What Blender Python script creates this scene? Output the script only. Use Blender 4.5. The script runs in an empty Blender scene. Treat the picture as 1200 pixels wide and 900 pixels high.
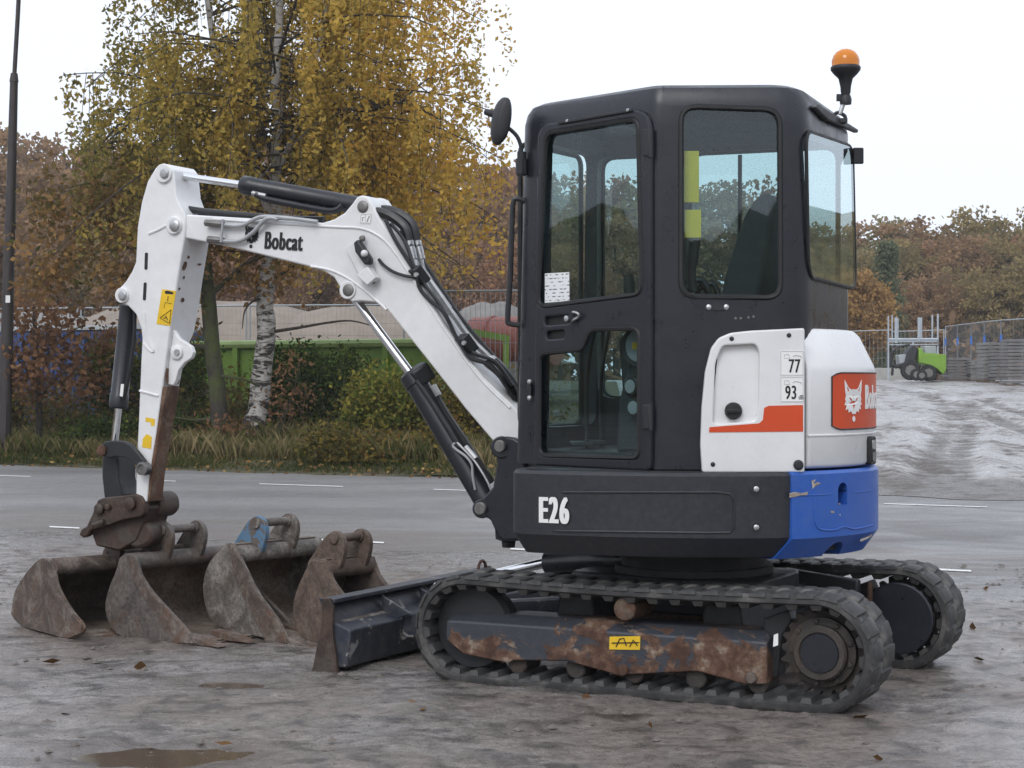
import bpy, bmesh, math, random
import numpy as np
from mathutils import Vector, Matrix
random.seed(7); np.random.seed(7)
PI = math.pi
scn = bpy.context.scene
COL = scn.collection
# ------------------------------------------------------------------ camera, world, sun, exposure
FOC, HOR, CAMH = 2100.0, 446.0, 1.335          # focal length and horizon in photograph pixels, camera height in m
cam = bpy.data.cameras.new('camera'); cam.sensor_width = 36.0; cam.lens = FOC / 1200 * 36
cam.shift_y = (HOR - 450) / 1200.0
cam.clip_start = 0.1; cam.clip_end = 2000
camo = bpy.data.objects.new('camera', cam); COL.objects.link(camo)
camo.location = (0, 0, CAMH); camo.rotation_euler = (PI / 2, 0, 0)
scn.camera = camo
SUN_EL, SUN_AZ = math.radians(42), math.radians(200)
w = bpy.data.worlds.new('World'); scn.world = w; w.use_nodes = True
nt = w.node_tree; nt.nodes.clear()
sky = nt.nodes.new('ShaderNodeTexSky'); sky.sky_type = 'NISHITA'; sky.sun_disc = False
sky.sun_elevation = SUN_EL; sky.sun_rotation = SUN_AZ; sky.air_density = 1.0; sky.dust_density = 4.0
hs = nt.nodes.new('ShaderNodeHueSaturation'); hs.inputs['Saturation'].default_value = 0.10
mixw = nt.nodes.new('ShaderNodeMixRGB'); mixw.inputs[0].default_value = 0.80
mixw.inputs[2].default_value = (9.5, 10.2, 11.6, 1)        # closed cloud deck
bg = nt.nodes.new('ShaderNodeBackground'); bg.inputs[1].default_value = 0.10
wo = nt.nodes.new('ShaderNodeOutputWorld')
nt.links.new(sky.outputs[0], hs.inputs['Color']); nt.links.new(hs.outputs[0], mixw.inputs[1])
nt.links.new(mixw.outputs[0], bg.inputs[0]); nt.links.new(bg.outputs[0], wo.inputs[0])
sl = bpy.data.lights.new('sun', 'SUN'); sl.energy = 0.9; sl.angle = math.radians(25); sl.color = (1, .98, .95)
so = bpy.data.objects.new('sun', sl); COL.objects.link(so)
so.rotation_euler = (PI / 2 - SUN_EL, 0, PI - SUN_AZ)
scn.view_settings.view_transform = 'Standard'; scn.view_settings.look = 'None'
scn.view_settings.exposure = 0.30; scn.view_settings.gamma = 1.0

# ------------------------------------------------------------------ node material helpers
def mat(name):
    m = bpy.data.materials.new(name); m.use_nodes = True
    t = m.node_tree; b = t.nodes['Principled BSDF']
    return m, t, b
def N(t, kind, **kw):
    n = t.nodes.new(kind)
    for k, v in kw.items():
        if k.startswith('i_'):
            n.inputs[int(k[2:])].default_value = v
        else: setattr(n, k, v)
    return n
def coords(t, scale=(1, 1, 1), space='Object'):
    tc = t.nodes.new('ShaderNodeTexCoord'); mp = t.nodes.new('ShaderNodeMapping')
    mp.inputs['Scale'].default_value = scale
    t.links.new(tc.outputs[space], mp.inputs[0]); return mp.outputs[0]
def noise(t, vec, scale, detail=6, rough=.6, dist=0):
    n = t.nodes.new('ShaderNodeTexNoise'); n.inputs['Scale'].default_value = scale
    n.inputs['Detail'].default_value = detail; n.inputs['Roughness'].default_value = rough
    n.inputs['Distortion'].default_value = dist
    t.links.new(vec, n.inputs['Vector']); return n.outputs['Fac']
def ramp(t, fac, stops, interp='LINEAR'):
    r = t.nodes.new('ShaderNodeValToRGB'); r.color_ramp.interpolation = interp
    e = r.color_ramp.elements
    while len(e) > 1: e.remove(e[-1])
    for i, (p, c) in enumerate(stops):
        c = (c, c, c) if isinstance(c, (int, float)) else c
        x = e[0] if i == 0 else e.new(p)
        x.position = p; x.color = (*c, 1)
    t.links.new(fac, r.inputs[0]); return r.outputs[0]
def mix(t, fac, a, b, mode='MIX'):
    n = t.nodes.new('ShaderNodeMixRGB'); n.blend_type = mode
    for k, v in ((0, fac), (1, a), (2, b)):
        if hasattr(v, 'links') or hasattr(v, 'is_linked'): t.links.new(v, n.inputs[k])
        elif isinstance(v, (int, float)): n.inputs[k].default_value = v if k == 0 else (v, v, v, 1)
        else: n.inputs[k].default_value = (*v, 1)
    return n.outputs[0]
def bump(t, b, h, strength=.3, dist=.01):
    n = t.nodes.new('ShaderNodeBump'); n.inputs['Strength'].default_value = strength
    n.inputs['Distance'].default_value = dist
    t.links.new(h, n.inputs['Height']); t.links.new(n.outputs[0], b.inputs['Normal'])
def plain(name, col, rough=.5, metal=0, var=.25, vscale=6, bumpy=0, bscale=200, coat=0):
    m, t, b = mat(name)
    v = coords(t)
    n1 = noise(t, v, vscale, 8, .65)
    c = ramp(t, n1, [(.25, tuple(x * (1 - var) for x in col)), (.75, tuple(min(1, x * (1 + var * .6)) for x in col))])
    t.links.new(c, b.inputs['Base Color'])
    r = ramp(t, noise(t, v, vscale * 2.3, 6), [(.3, max(0, rough - .1)), (.7, min(1, rough + .12))])
    t.links.new(r, b.inputs['Roughness']); b.inputs['Metallic'].default_value = metal
    if coat: b.inputs['Coat Weight'].default_value = coat
    if bumpy: bump(t, b, noise(t, v, bscale, 4), bumpy, .004)
    return m
def worn_paint(name, col, chip, rough=.4, chip_at=.7, scale=5, dirt=(.16, .14, .12), dirt_amt=.25, metal=0, fine=18):
    m, t, b = mat(name); v = coords(t)
    big = noise(t, v, scale, 10, .62, .4)
    mask = ramp(t, big, [(chip_at, 0), (chip_at + .025, 1)])
    d = ramp(t, noise(t, v, fine, 8, .7), [(.42, 0), (.8, dirt_amt)])
    vv = ramp(t, noise(t, v, 2.2, 4), [(.3, .86), (.7, 1.0)])
    base = mix(t, 1.0, col, vv, 'MULTIPLY')
    c = mix(t, d, base, dirt)
    chipc = ramp(t, noise(t, v, 40, 6, .7), [(.3, tuple(x * .55 for x in chip)), (.7, chip)])
    c = mix(t, mask, c, chipc)
    t.links.new(c, b.inputs['Base Color'])
    r = mix(t, mask, ramp(t, noise(t, v, 9, 6), [(.3, rough - .06), (.7, rough + .12)]), .85)
    t.links.new(r, b.inputs['Roughness'])
    h = mix(t, .5, noise(t, v, 160, 3), mask)
    bump(t, b, h, .08, .004)
    return m
def rusty(name, cols, scale=4, rough=.8, strength=.5):
    """cols: dark, mid, light, mud"""
    m, t, b = mat(name); v = coords(t)
    a = noise(t, v, scale, 12, .68, .6); f = noise(t, v, scale * 9, 10, .75); g = noise(t, v, scale * .55 + 1, 8, .6, 1.2)
    c = ramp(t, a, [(.3, cols[0]), (.47, cols[1]), (.64, cols[2])])
    mud = ramp(t, g, [(.5, 0), (.6, .85)])
    c = mix(t, mud, c, cols[3])
    sp = ramp(t, f, [(.35, .45), (.55, 1.0), (.75, 1.35)])
    c = mix(t, 1.0, c, sp, 'MULTIPLY')
    t.links.new(c, b.inputs['Base Color'])
    t.links.new(ramp(t, f, [(.3, rough - .2), (.7, min(1, rough + .12))]), b.inputs['Roughness'])
    bump(t, b, mix(t, .5, f, a), strength, .012)
    return m
def emissionless_glass(name, tint, refl=1.0):
    m = bpy.data.materials.new(name); m.use_nodes = True; t = m.node_tree; t.nodes.clear()
    out = t.nodes.new('ShaderNodeOutputMaterial'); tr = t.nodes.new('ShaderNodeBsdfTransparent')
    gl = t.nodes.new('ShaderNodeBsdfGlossy'); gl.inputs['Roughness'].default_value = .015
    tr.inputs[0].default_value = (*tint, 1)
    gl.inputs[0].default_value = (.86, .95, .97, 1)
    lw = t.nodes.new('ShaderNodeLayerWeight'); lw.inputs[0].default_value = .5
    pw = N(t, 'ShaderNodeMath', operation='POWER', i_1=4.0); mu = N(t, 'ShaderNodeMath', operation='MULTIPLY_ADD', i_1=.9 * refl, i_2=.045 * refl)
    t.links.new(lw.outputs['Facing'], pw.inputs[0])
    mx = t.nodes.new('ShaderNodeMixShader')
    ge = t.nodes.new('ShaderNodeNewGeometry'); fb = N(t, 'ShaderNodeMath', operation='SUBTRACT', i_0=1.0); ml = N(t, 'ShaderNodeMath', operation='MULTIPLY')
    t.links.new(ge.outputs['Backfacing'], fb.inputs[1]); t.links.new(pw.outputs[0], mu.inputs[0]); t.links.new(mu.outputs[0], ml.inputs[0]); t.links.new(fb.outputs[0], ml.inputs[1]); t.links.new(ml.outputs[0], mx.inputs[0])
    t.links.new(tr.outputs[0], mx.inputs[1]); t.links.new(gl.outputs[0], mx.inputs[2]); t.links.new(mx.outputs[0], out.inputs[0])
    return m
def leaf_mat(name, stops, trans=.35):
    m = bpy.data.materials.new(name); m.use_nodes = True; t = m.node_tree; t.nodes.clear()
    out = t.nodes.new('ShaderNodeOutputMaterial')
    at = t.nodes.new('ShaderNodeAttribute'); at.attribute_name = 'tint'
    c = ramp(t, at.outputs['Fac'], stops)
    d = t.nodes.new('ShaderNodeBsdfDiffuse'); tl = t.nodes.new('ShaderNodeBsdfTranslucent'); mx = t.nodes.new('ShaderNodeMixShader')
    mx.inputs[0].default_value = trans
    t.links.new(c, d.inputs[0]); t.links.new(c, tl.inputs[0])
    t.links.new(d.outputs[0], mx.inputs[1]); t.links.new(tl.outputs[0], mx.inputs[2]); t.links.new(mx.outputs[0], out.inputs[0])
    return m

# ------------------------------------------------------------------ object helpers
ROOT = {}
def base_of(o):
    while o is not None:
        if o.name in ROOT: return ROOT[o.name]
        o = o.parent
    return Vector((0, 0, 0))
def tag(o, label=None, cat=None, group=None, kind=None):
    if label: o['label'] = label
    if cat: o['category'] = cat
    if group: o['group'] = group
    if kind: o['kind'] = kind
    return o
def thing(name, loc, label, cat, group=None):
    o = bpy.data.objects.new(name, None); COL.objects.link(o); o.location = loc; o.empty_display_size = .2
    ROOT[o.name] = Vector(loc)
    return tag(o, label, cat, group)
class G:
    def __init__(s): s.v = []; s.f = []
    def add(s, vs, fs):
        k = len(s.v); s.v += [tuple(p) for p in vs]; s.f += [tuple(i + k for i in f) for f in fs]; return s
    def prism(s, pts, vec):
        n = len(pts); vec = Vector(vec); a = [Vector(p) for p in pts]
        s.add(a + [p + vec for p in a], [tuple(range(n)), tuple(range(2 * n - 1, n - 1, -1))] + [(i, n + i, n + (i + 1) % n, (i + 1) % n) for i in range(n)])
        return s
    def box(s, c, size, M=None):
        x, y, z = [q / 2 for q in size]; c = Vector(c)
        vs = [Vector((a * x, b * y, d * z)) for a in (-1, 1) for b in (-1, 1) for d in (-1, 1)]
        if M is not None: vs = [M @ p for p in vs]
        return s.add([p + c for p in vs], [(0, 1, 3, 2), (4, 6, 7, 5), (0, 4, 5, 1), (2, 3, 7, 6), (0, 2, 6, 4), (1, 5, 7, 3)])
    def rings(s, rs, cap=True, closed=True):
        n = len(rs[0]); vs = [p for r in rs for p in r]; fs = []
        for i in range(len(rs) - 1):
            for j in range(n if closed else n - 1):
                k = (j + 1) % n
                fs.append((i * n + j, i * n + k, (i + 1) * n + k, (i + 1) * n + j))
        if cap: fs += [tuple(range(n - 1, -1, -1)), tuple(range((len(rs) - 1) * n, len(rs) * n))]
        return s.add(vs, fs)
    def tube(s, pts, r, n=8, closed=False):
        P = [Vector(p) for p in pts]; m = len(P); R = r if isinstance(r, (list, tuple)) else [r] * m
        rs = []; up = None
        for i, p in enumerate(P):
            a = P[(i - 1) % m] if closed or i else p; b = P[(i + 1) % m] if closed or i < m - 1 else p
            d = (b - a).normalized()
            if up is None: up = d.orthogonal().normalized()
            else:
                up = (up - d * up.dot(d)); up = up.normalized() if up.length > 1e-6 else d.orthogonal().normalized()
            q = d.cross(up)
            rs.append([p + (up * math.cos(2 * PI * k / n) + q * math.sin(2 * PI * k / n)) * R[i] for k in range(n)])
        if closed: rs.append(rs[0]); return s.rings(rs, cap=False)
        return s.rings(rs)
    def cyl(s, a, b, r, r2=None, n=20): return s.tube([a, b], [r, r if r2 is None else r2], n)
    def lathe(s, c, ax, prof, n=24):
        ax = Vector(ax).normalized(); u = ax.orthogonal().normalized(); q = ax.cross(u); c = Vector(c)
        return s.rings([[c + ax * h + (u * math.cos(2 * PI * k / n) + q * math.sin(2 * PI * k / n)) * max(r, 1e-4) for k in range(n)] for h, r in prof])
    def ball(s, c, r, n=12, sx=(1, 1, 1)):
        c = Vector(c); rs = []
        for i in range(1, n):
            a = PI * i / n
            rs.append([c + Vector((math.sin(a) * math.cos(2 * PI * k / (2 * n)) * sx[0], math.sin(a) * math.sin(2 * PI * k / (2 * n)) * sx[1], -math.cos(a) * sx[2])) * r for k in range(2 * n)])
        return s.rings(rs)
    def mesh_data(s, me, M=None):
        s.add([(M @ v.co if M is not None else v.co.copy()) for v in me.vertices], [tuple(p.vertices) for p in me.polygons]); return s
def make_mesh(name, g, m=None, off=Vector((0, 0, 0)), smooth=38, recalc=True):
    me = bpy.data.meshes.new(name)
    me.from_pydata([(x - off.x, y - off.y, z - off.z) for x, y, z in g.v], [], g.f)
    if recalc:
        bm = bmesh.new(); bm.from_mesh(me); bmesh.ops.recalc_face_normals(bm, faces=bm.faces[:]); bm.to_mesh(me); bm.free()
    if smooth:
        me.polygons.foreach_set('use_smooth', [True] * len(me.polygons)); me.set_sharp_from_angle(angle=math.radians(smooth))
    if m: me.materials.append(m)
    return me
def obj(name, g, m, parent=None, bevel=0, smooth=38, label=None, kind=None, segs=2):
    me = make_mesh(name, g, m, base_of(parent), smooth)
    o = bpy.data.objects.new(name, me); COL.objects.link(o)
    if parent is not None: o.parent = parent
    if bevel:
        b = o.modifiers.new('bevel', 'BEVEL'); b.width = bevel; b.segments = segs; b.limit_method = 'ANGLE'; b.angle_limit = math.radians(35)
    return tag(o, label, kind=kind)
def inst(name, me, M, parent):
    o = bpy.data.objects.new(name, me); COL.objects.link(o); o.parent = parent
    o.matrix_local = Matrix.Translation(-base_of(parent)) @ M
    return o
def rpoly(pts, r, n=5):
    """round the corners of a closed 2D/3D polygon"""
    P = [Vector(p) for p in pts]; out = []; m = len(P)
    for i in range(m):
        p = P[i]; rr = r[i] if isinstance(r, (list, tuple)) else r
        a = P[i - 1] - p; b = P[(i + 1) % m] - p
        if rr <= 0: out.append(p); continue
        d = min(rr, a.length * .48, b.length * .48)
        A = p + a.normalized() * d; B = p + b.normalized() * d
        for k in range(n + 1):
            t = k / n; out.append(A * (1 - t) ** 2 + p * 2 * t * (1 - t) + B * t * t)
    return out
def spline(pts, n=6):
    P = [Vector(p) for p in pts]; out = []
    for i in range(len(P) - 1):
        p0 = P[max(i - 1, 0)]; p1 = P[i]; p2 = P[i + 1]; p3 = P[min(i + 2, len(P) - 1)]
        for k in range(n):
            t = k / n
            out.append(.5 * ((2 * p1) + (p2 - p0) * t + (2 * p0 - 5 * p1 + 4 * p2 - p3) * t * t + (3 * p1 - p0 - 3 * p2 + p3) * t ** 3))
    out.append(P[-1]); return out
def frame(o, ex, ey):
    ex = Vector(ex).normalized(); ey = Vector(ey); ez = ex.cross(ey).normalized(); ey = ez.cross(ex)
    M = Matrix((ex, ey, ez)).transposed().to_4x4(); M.translation = Vector(o); return M
def plate(pts3, holes3, M, thick, bev=.004, lift=0):
    """flat plate in the XY plane of frame M with round edges and real holes; lift moves it along +Z"""
    inv = M.inverted()
    cu = bpy.data.curves.new('plate', 'CURVE'); cu.dimensions = '2D'; cu.fill_mode = 'BOTH'
    cu.extrude = max(thick / 2 - bev, 1e-4); cu.bevel_depth = bev; cu.bevel_resolution = 1; cu.offset = -bev
    for loop in [pts3] + list(holes3):
        L = [inv @ Vector(p) for p in loop]
        sp = cu.splines.new('POLY'); sp.points.add(len(L) - 1); sp.use_cyclic_u = True
        for q, p in zip(sp.points, L): q.co = (p.x, p.y, 0, 1)
    o = bpy.data.objects.new('plate', cu); me = bpy.data.meshes.new_from_object(o)
    g = G().mesh_data(me, M @ Matrix.Translation((0, 0, lift)))
    bpy.data.objects.remove(o); bpy.data.curves.remove(cu); bpy.data.meshes.remove(me)
    return g
def lettering(txt, M, size, xs=1.0, bold=0.0, depth=.002, align='LEFT', heavy=0.0, space=1.0):
    cu = bpy.data.curves.new('lettering', 'FONT'); cu.body = txt; cu.size = size; cu.extrude = depth; cu.offset = bold; cu.align_x = align
    cu.resolution_u = 4; cu.space_character = space
    o = bpy.data.objects.new('lettering', cu); me = bpy.data.meshes.new_from_object(o)
    g = G()
    for i, dx in enumerate((0, -heavy, heavy, -heavy * .5, heavy * .5) if heavy else (0,)):      # heavier strokes
        g.mesh_data(me, M @ Matrix.Translation((dx, 0, i * .0002)) @ Matrix.Diagonal((xs, 1, 1, 1)))
    bpy.data.objects.remove(o); bpy.data.curves.remove(cu); bpy.data.meshes.remove(me)
    return g
def boolean(g, cutters):
    """g minus every cutter, exact"""
    me = make_mesh('solid', g, smooth=0); o = bpy.data.objects.new('solid', me); COL.objects.link(o); cs = []
    for c in cutters:
        co = bpy.data.objects.new('cut', make_mesh('cut', c, smooth=0)); COL.objects.link(co); cs.append(co)
        md = o.modifiers.new('b', 'BOOLEAN'); md.object = co; md.operation = 'DIFFERENCE'; md.solver = 'EXACT'
    dg = bpy.context.evaluated_depsgraph_get(); r = bpy.data.meshes.new_from_object(o.evaluated_get(dg))
    out = G().mesh_data(r)
    for x in [o] + cs: bpy.data.objects.remove(x)
    return out
def leaves(name, pos, size, m, parent=None, tint=None, kind='stuff', flat=0.0, aspect=1.5, fold=True, rng=None):
    """many small leaf faces at pos (n,3)"""
    rng = rng or np.random
    pos = np.asarray(pos, dtype=np.float32); n = len(pos)
    if n == 0: return None
    sz = (np.asarray(size) if np.ndim(size) else np.full(n, size)) * rng.uniform(.7, 1.3, n)
    a = rng.normal(size=(n, 3)); a[:, 2] *= (1 - flat); a /= np.linalg.norm(a, axis=1)[:, None] + 1e-9
    b = np.cross(a, rng.normal(size=(n, 3))); b /= np.linalg.norm(b, axis=1)[:, None] + 1e-9
    a *= (sz * .5 * aspect)[:, None]; b *= (sz * .5)[:, None]
    v = np.stack([pos - a, pos + b * .9 - a * .1, pos + a, pos - b * .9 - a * .1], 1).reshape(-1, 3)
    off = np.array(base_of(parent), dtype=np.float32); v = v - off
    me = bpy.data.meshes.new(name)
    me.vertices.add(4 * n); me.loops.add(4 * n); me.polygons.add(n)
    me.vertices.foreach_set('co', v.astype(np.float32).ravel())
    me.loops.foreach_set('vertex_index', np.arange(4 * n, dtype=np.int32))
    me.polygons.foreach_set('loop_start', np.arange(0, 4 * n, 4, dtype=np.int32))
    me.update(calc_edges=True)
    tv = rng.uniform(0, 1, n) if tint is None else np.clip(tint, 0, 1)
    at = me.attributes.new('tint', 'FLOAT', 'FACE'); at.data.foreach_set('value', tv.astype(np.float32))
    me.materials.append(m)
    o = bpy.data.objects.new(name, me); COL.objects.link(o)
    if parent is not None: o.parent = parent
    return tag(o, kind=kind)
# ------------------------------------------------------------------ from photograph pixels to places
CAM = Vector((0, 0, CAMH))
def ray(u, v): return Vector(((u - 600) / FOC, 1, (HOR - v) / FOC))
def at(u, v, Z): return CAM + ray(u, v) * Z
def hit(u, v, o, n):
    d = ray(u, v); n = Vector(n); return CAM + d * ((Vector(o) - CAM).dot(n) / d.dot(n))
def gnd(u, v, z=0.0): return hit(u, v, (0, 0, z), (0, 0, 1))
UP = Vector((0, 0, 1))
MC = Vector((.83, 8.18, 0))                                   # slewing centre of the excavator
AU, AM = math.radians(24), math.radians(27.05)
FU = Vector((-math.cos(AU), math.sin(AU), 0)); LU = Vector((-math.sin(AU), -math.cos(AU), 0))    # upper body: forward, left
FM = Vector((-math.cos(AM), math.sin(AM), 0)); LM = Vector((-math.sin(AM), -math.cos(AM), 0))    # tracks: forward, left
def upl(x, y, z): return MC + FU * x + LU * y + UP * z
def mpl(x, y, z): return MC + FM * x + LM * y + UP * z
def onU(u, v, y): return hit(u, v, upl(0, y, 0), LU)
def onM(u, v, y): return hit(u, v, mpl(0, y, 0), LM)
scn.render.engine = 'CYCLES'; scn.cycles.use_denoising = True; scn.cycles.denoising_prefilter = 'NONE'; scn.cycles.use_adaptive_sampling = False
scn.cycles.max_bounces = 8; scn.cycles.transparent_max_bounces = 16; scn.cycles.caustics_reflective = False; scn.cycles.caustics_refractive = False
# ------------------------------------------------------------------ machine materials
M_white = worn_paint('white_paint', (.80, .80, .80), (.30, .16, .09), .33, .775, 7, (.33, .31, .28), .16)
M_hood = worn_paint('white_hood_paint', (.80, .80, .80), (.5, .5, .5), .3, .83, 3, (.4, .39, .37), .10)
M_cab = worn_paint('charcoal_cab_paint', (.0150, .0165, .0240), (.09, .085, .08), .29, .82, 6, (.06, .058, .056), .20, 0, 45)
M_skirt = worn_paint('charcoal_cast_skirt', (.019, .0205, .027), (.13, .12, .11), .40, .79, 6, (.085, .08, .076), .30, 0, 40)
M_blue = worn_paint('blue_counterweight_paint', (.026, .115, .47), (.60, .57, .52), .34, .715, 8, (.10, .15, .32), .38)
M_black = plain('black_steel', (.018, .019, .022), .5, 0, .3, 8, .1)
M_rubber = plain('black_rubber_seal', (.011, .011, .012), .55)
M_plastic = plain('dark_plastic', (.03, .031, .034), .6, 0, .2, 5, .1)
M_hose = plain('black_hose', (.013, .013, .015), .42)
M_chrome = plain('chrome_rod', (.78, .79, .80), .13, 1.0, .06)
M_steel = plain('zinc_plated_steel', (.52, .52, .52), .38, .9, .25, 20)
M_pipe = plain('grey_painted_pipe', (.42, .43, .44), .4, .3, .2, 15)
M_cyl = plain('black_cylinder_paint', (.017, .018, .023), .33, 0, .3, 6)
M_pin = plain('dull_pin_steel', (.22, .21, .20), .5, .8, .4, 25)
M_orange = plain('orange_red_panel', (.62, .072, .018), .35, 0, .12, 2)
M_decalw = plain('white_print', (.82, .82, .80), .5, 0, .05)
M_decalk = plain('black_print', (.010, .010, .012), .5, 0, .1)
M_decalg = plain('grey_print', (.28, .29, .30), .5, 0, .1)
M_yellow = plain('yellow_sticker', (.78, .50, .02), .5, 0, .15, 14)
M_lime = plain('yellow_green_strip', (.74, .56, .012), .45, 0, .08)
M_glass = emissionless_glass('tinted_cab_glass', (.80, .885, .885), 1.4)
M_clear = emissionless_glass('clear_lens', (.85, .88, .88), 1.0)
M_track = None
def _track():
    m, t, b = mat('worn_track_rubber'); v = coords(t)
    n1 = noise(t, v, 7, 10, .65); n2 = noise(t, v, 45, 8, .7)
    c = ramp(t, n1, [(.34, (.024, .024, .025)), (.50, (.048, .047, .046)), (.66, (.125, .118, .109))])
    c = mix(t, 1, c, ramp(t, n2, [(.3, .6), (.7, 1.25)]), 'MULTIPLY')
    t.links.new(c, b.inputs['Base Color'])
    t.links.new(ramp(t, n2, [(.3, .5), (.7, .85)]), b.inputs['Roughness']); bump(t, b, n2, .35, .006); return m
M_track = _track()
def _beam():
    m, t, b = mat('rust_blistered_dark_paint'); v = coords(t)
    a = noise(t, v, 3.6, 12, .66, .5); f = noise(t, v, 34, 10, .75); g = noise(t, v, 9, 8, .7)
    sep = t.nodes.new('ShaderNodeSeparateXYZ'); t.links.new(v, sep.inputs[0])
    low = N(t, 'ShaderNodeMapRange', i_1=.08, i_2=.30, i_3=.13, i_4=.0); t.links.new(sep.outputs[2], low.inputs[0])
    s = N(t, 'ShaderNodeMath', operation='ADD'); t.links.new(a, s.inputs[0]); t.links.new(low.outputs[0], s.inputs[1])
    mask = ramp(t, s.outputs[0], [(.525, 0), (.545, 1)])
    rust = ramp(t, g, [(.3, (.040, .020, .014)), (.45, (.085, .040, .025)), (.55, (.15, .085, .055)), (.64, (.28, .225, .17))])
    rust = mix(t, 1, rust, ramp(t, f, [(.3, .5), (.7, 1.3)]), 'MULTIPLY')
    paint = ramp(t, f, [(.3, (.028, .032, .042)), (.75, (.055, .058, .068))])
    t.links.new(mix(t, mask, paint, rust), b.inputs['Base Color'])
    t.links.new(mix(t, mask, .45, .85), b.inputs['Roughness']); bump(t, b, mix(t, .4, mask, f), .5, .008); return m
M_beam = _beam()
M_rust = rusty('brown_rust', [(.035, .018, .012), (.085, .040, .022), (.16, .085, .05), (.15, .125, .105)], 5)
M_wear = rusty('rust_wear_plate', [(.05, .024, .014), (.12, .058, .032), (.20, .11, .068), (.20, .15, .11)], 6, .85)
M_coup = rusty('oily_brown_steel', [(.022, .013, .010), (.05, .028, .019), (.085, .05, .035), (.075, .06, .048)], 8, .6)
M_bk1 = rusty('bucket_mud_brown', [(.045, .034, .028), (.10, .074, .060), (.24, .20, .17), (.13, .075, .050)], 7)
M_bk2 = rusty('bucket_grey_steel', [(.060, .052, .047), (.115, .098, .087), (.17, .145, .128), (.12, .080, .058)], 5, .6)
M_bk3 = rusty('bucket_pale_mud', [(.07, .060, .052), (.15, .132, .115), (.32, .29, .26), (.105, .076, .058)], 9, .75)
M_bk4 = rusty('bucket_rust_brown', [(.062, .042, .032), (.125, .086, .064), (.185, .135, .104), (.13, .105, .088)], 5, .75)
M_bkin = rusty('bucket_inside_lit_tan', [(.10, .076, .060), (.19, .150, .120), (.28, .235, .195), (.17, .115, .08)], 6, .7)  # tan steel, lightened in the colour to stand in for light reaching inside
M_bluerust = worn_paint('blue_ear_paint', (.09, .20, .33), (.17, .14, .12), .7, .50, 12, (.2, .18, .15), .4)
M_blade = worn_paint('dark_blade_paint', (.022, .027, .042), (.30, .29, .28), .45, .60, 11, (.12, .115, .11), .7)
M_sproc = rusty('muddy_cast_steel', [(.02, .018, .017), (.045, .038, .034), (.08, .066, .056), (.06, .042, .032)], 9, .7)
M_seat = plain('grey_seat_fabric', (.035, .037, .042), .85, 0, .2, 8, .2, 300)
M_amber = bpy.data.materials.new('amber_lens'); M_amber.use_nodes = True
_b = M_amber.node_tree.nodes['Principled BSDF']; _b.inputs['Base Color'].default_value = (.95, .30, .012, 1)
_b.inputs['Roughness'].default_value = .12; _b.inputs['Transmission Weight'].default_value = .35; _b.inputs['Subsurface Weight'].default_value = .0

# ------------------------------------------------------------------ the excavator
EX = thing('mini_excavator', tuple(MC), 'white and charcoal tracked mini excavator with a blue counterweight and raised boom', 'excavator')
P0 = Vector((MC.x, MC.y, 0))
def ring_pts(ang, R, z): return [Vector((MC.x + R * math.sin(a), MC.y - R * math.cos(a), z)) for a in ang]

# --- cab shell: barrel shaped plan, kinked at the door pillar
cF, cK, cC, cR, cE = Vector((-.002, 8.135, 0)), Vector((.598, 7.525, 0)), Vector((1.222, 7.497, 0)), Vector((1.575, 8.30, 0)), Vector((.37, 8.76, 0))
plan = [cF, cK, cC, cR, cE]; cen = sum(plan, Vector()) / 5
lean = Vector((.7, -.7, 0)) * .05
def cab_ring(z, s, zt=None):
    k = (z - .955) / 1.5
    P = [cF + lean * k, cK, cC, cR, cE + Vector((.03, -.01, 0)) * k]
    P = [cen + (p - cen) * s for p in P]
    return [Vector((p.x, p.y, z)) for p in rpoly(P, [.085, .035, .10, .10, .085], 6)]
def roofed(z, s):                                             # roof falls a little to the far and rear side
    return [Vector((p.x, p.y, p.z - max(0, (p - upl(0, .5, z)).dot(-LU)) * .03)) for p in cab_ring(z, s)]
shell = G().rings([cab_ring(.962, 1), cab_ring(2.40, 1), roofed(2.490, 1), roofed(2.535, .985), roofed(2.567, .955), roofed(2.583, .90), roofed(2.596, .6)])
inner = G().rings([cab_ring(1.01, .90), cab_ring(2.42, .90), cab_ring(2.49, .84)])
nFK = Vector((-(cK - cF).y, (cK - cF).x, 0)).normalized(); nFK = -nFK if nFK.y > 0 else nFK
nKC = Vector(((cC - cK).y, -(cC - cK).x, 0)).normalized(); nKC = -nKC if nKC.y > 0 else nKC
nCR = Vector(((cR - cC).y, -(cR - cC).x, 0)).normalized(); nCR = -nCR if nCR.x < 0 else nCR
nRE = Vector(((cE - cR).y, -(cE - cR).x, 0)).normalized(); nRE = -nRE if nRE.y < 0 else nRE
nEF = Vector(((cF - cE).y, -(cF - cE).x, 0)).normalized(); nEF = -nEF if nEF.x > 0 else nEF
def onpl(px, o, n): return [hit(u, v, o, n) for u, v in px]
def seg(a, b, s, z): p = a + (b - a) * s; return Vector((p.x, p.y, z))
door_px = [(629.5, 545), (634, 158), (642, 146), (746, 127), (763, 134), (766.5, 152), (766.5, 552)]
up_px = rpoly([hit(u, v, cF, nFK) for u, v in [(633.5, 361), (643, 156), (752.5, 138), (757, 346)]], .05)
lo_px = rpoly([hit(u, v, cF, nFK) for u, v in [(635, 534), (635.5, 414), (686, 409), (696, 385), (754, 384), (754, 538)]], [.04, .04, .03, .04, .05, .04])
door_open = rpoly([hit(u, v, cF, nFK) for u, v in [(634, 538), (639, 160), (648, 149), (744, 133), (758, 140), (761, 154), (761, 545)]], .02)
qw = rpoly([hit(u, v, cK, nKC) for u, v in [(798, 347), (798, 124), (914, 128), (914.5, 349)]], [.06, .07, .07, .06])
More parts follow.
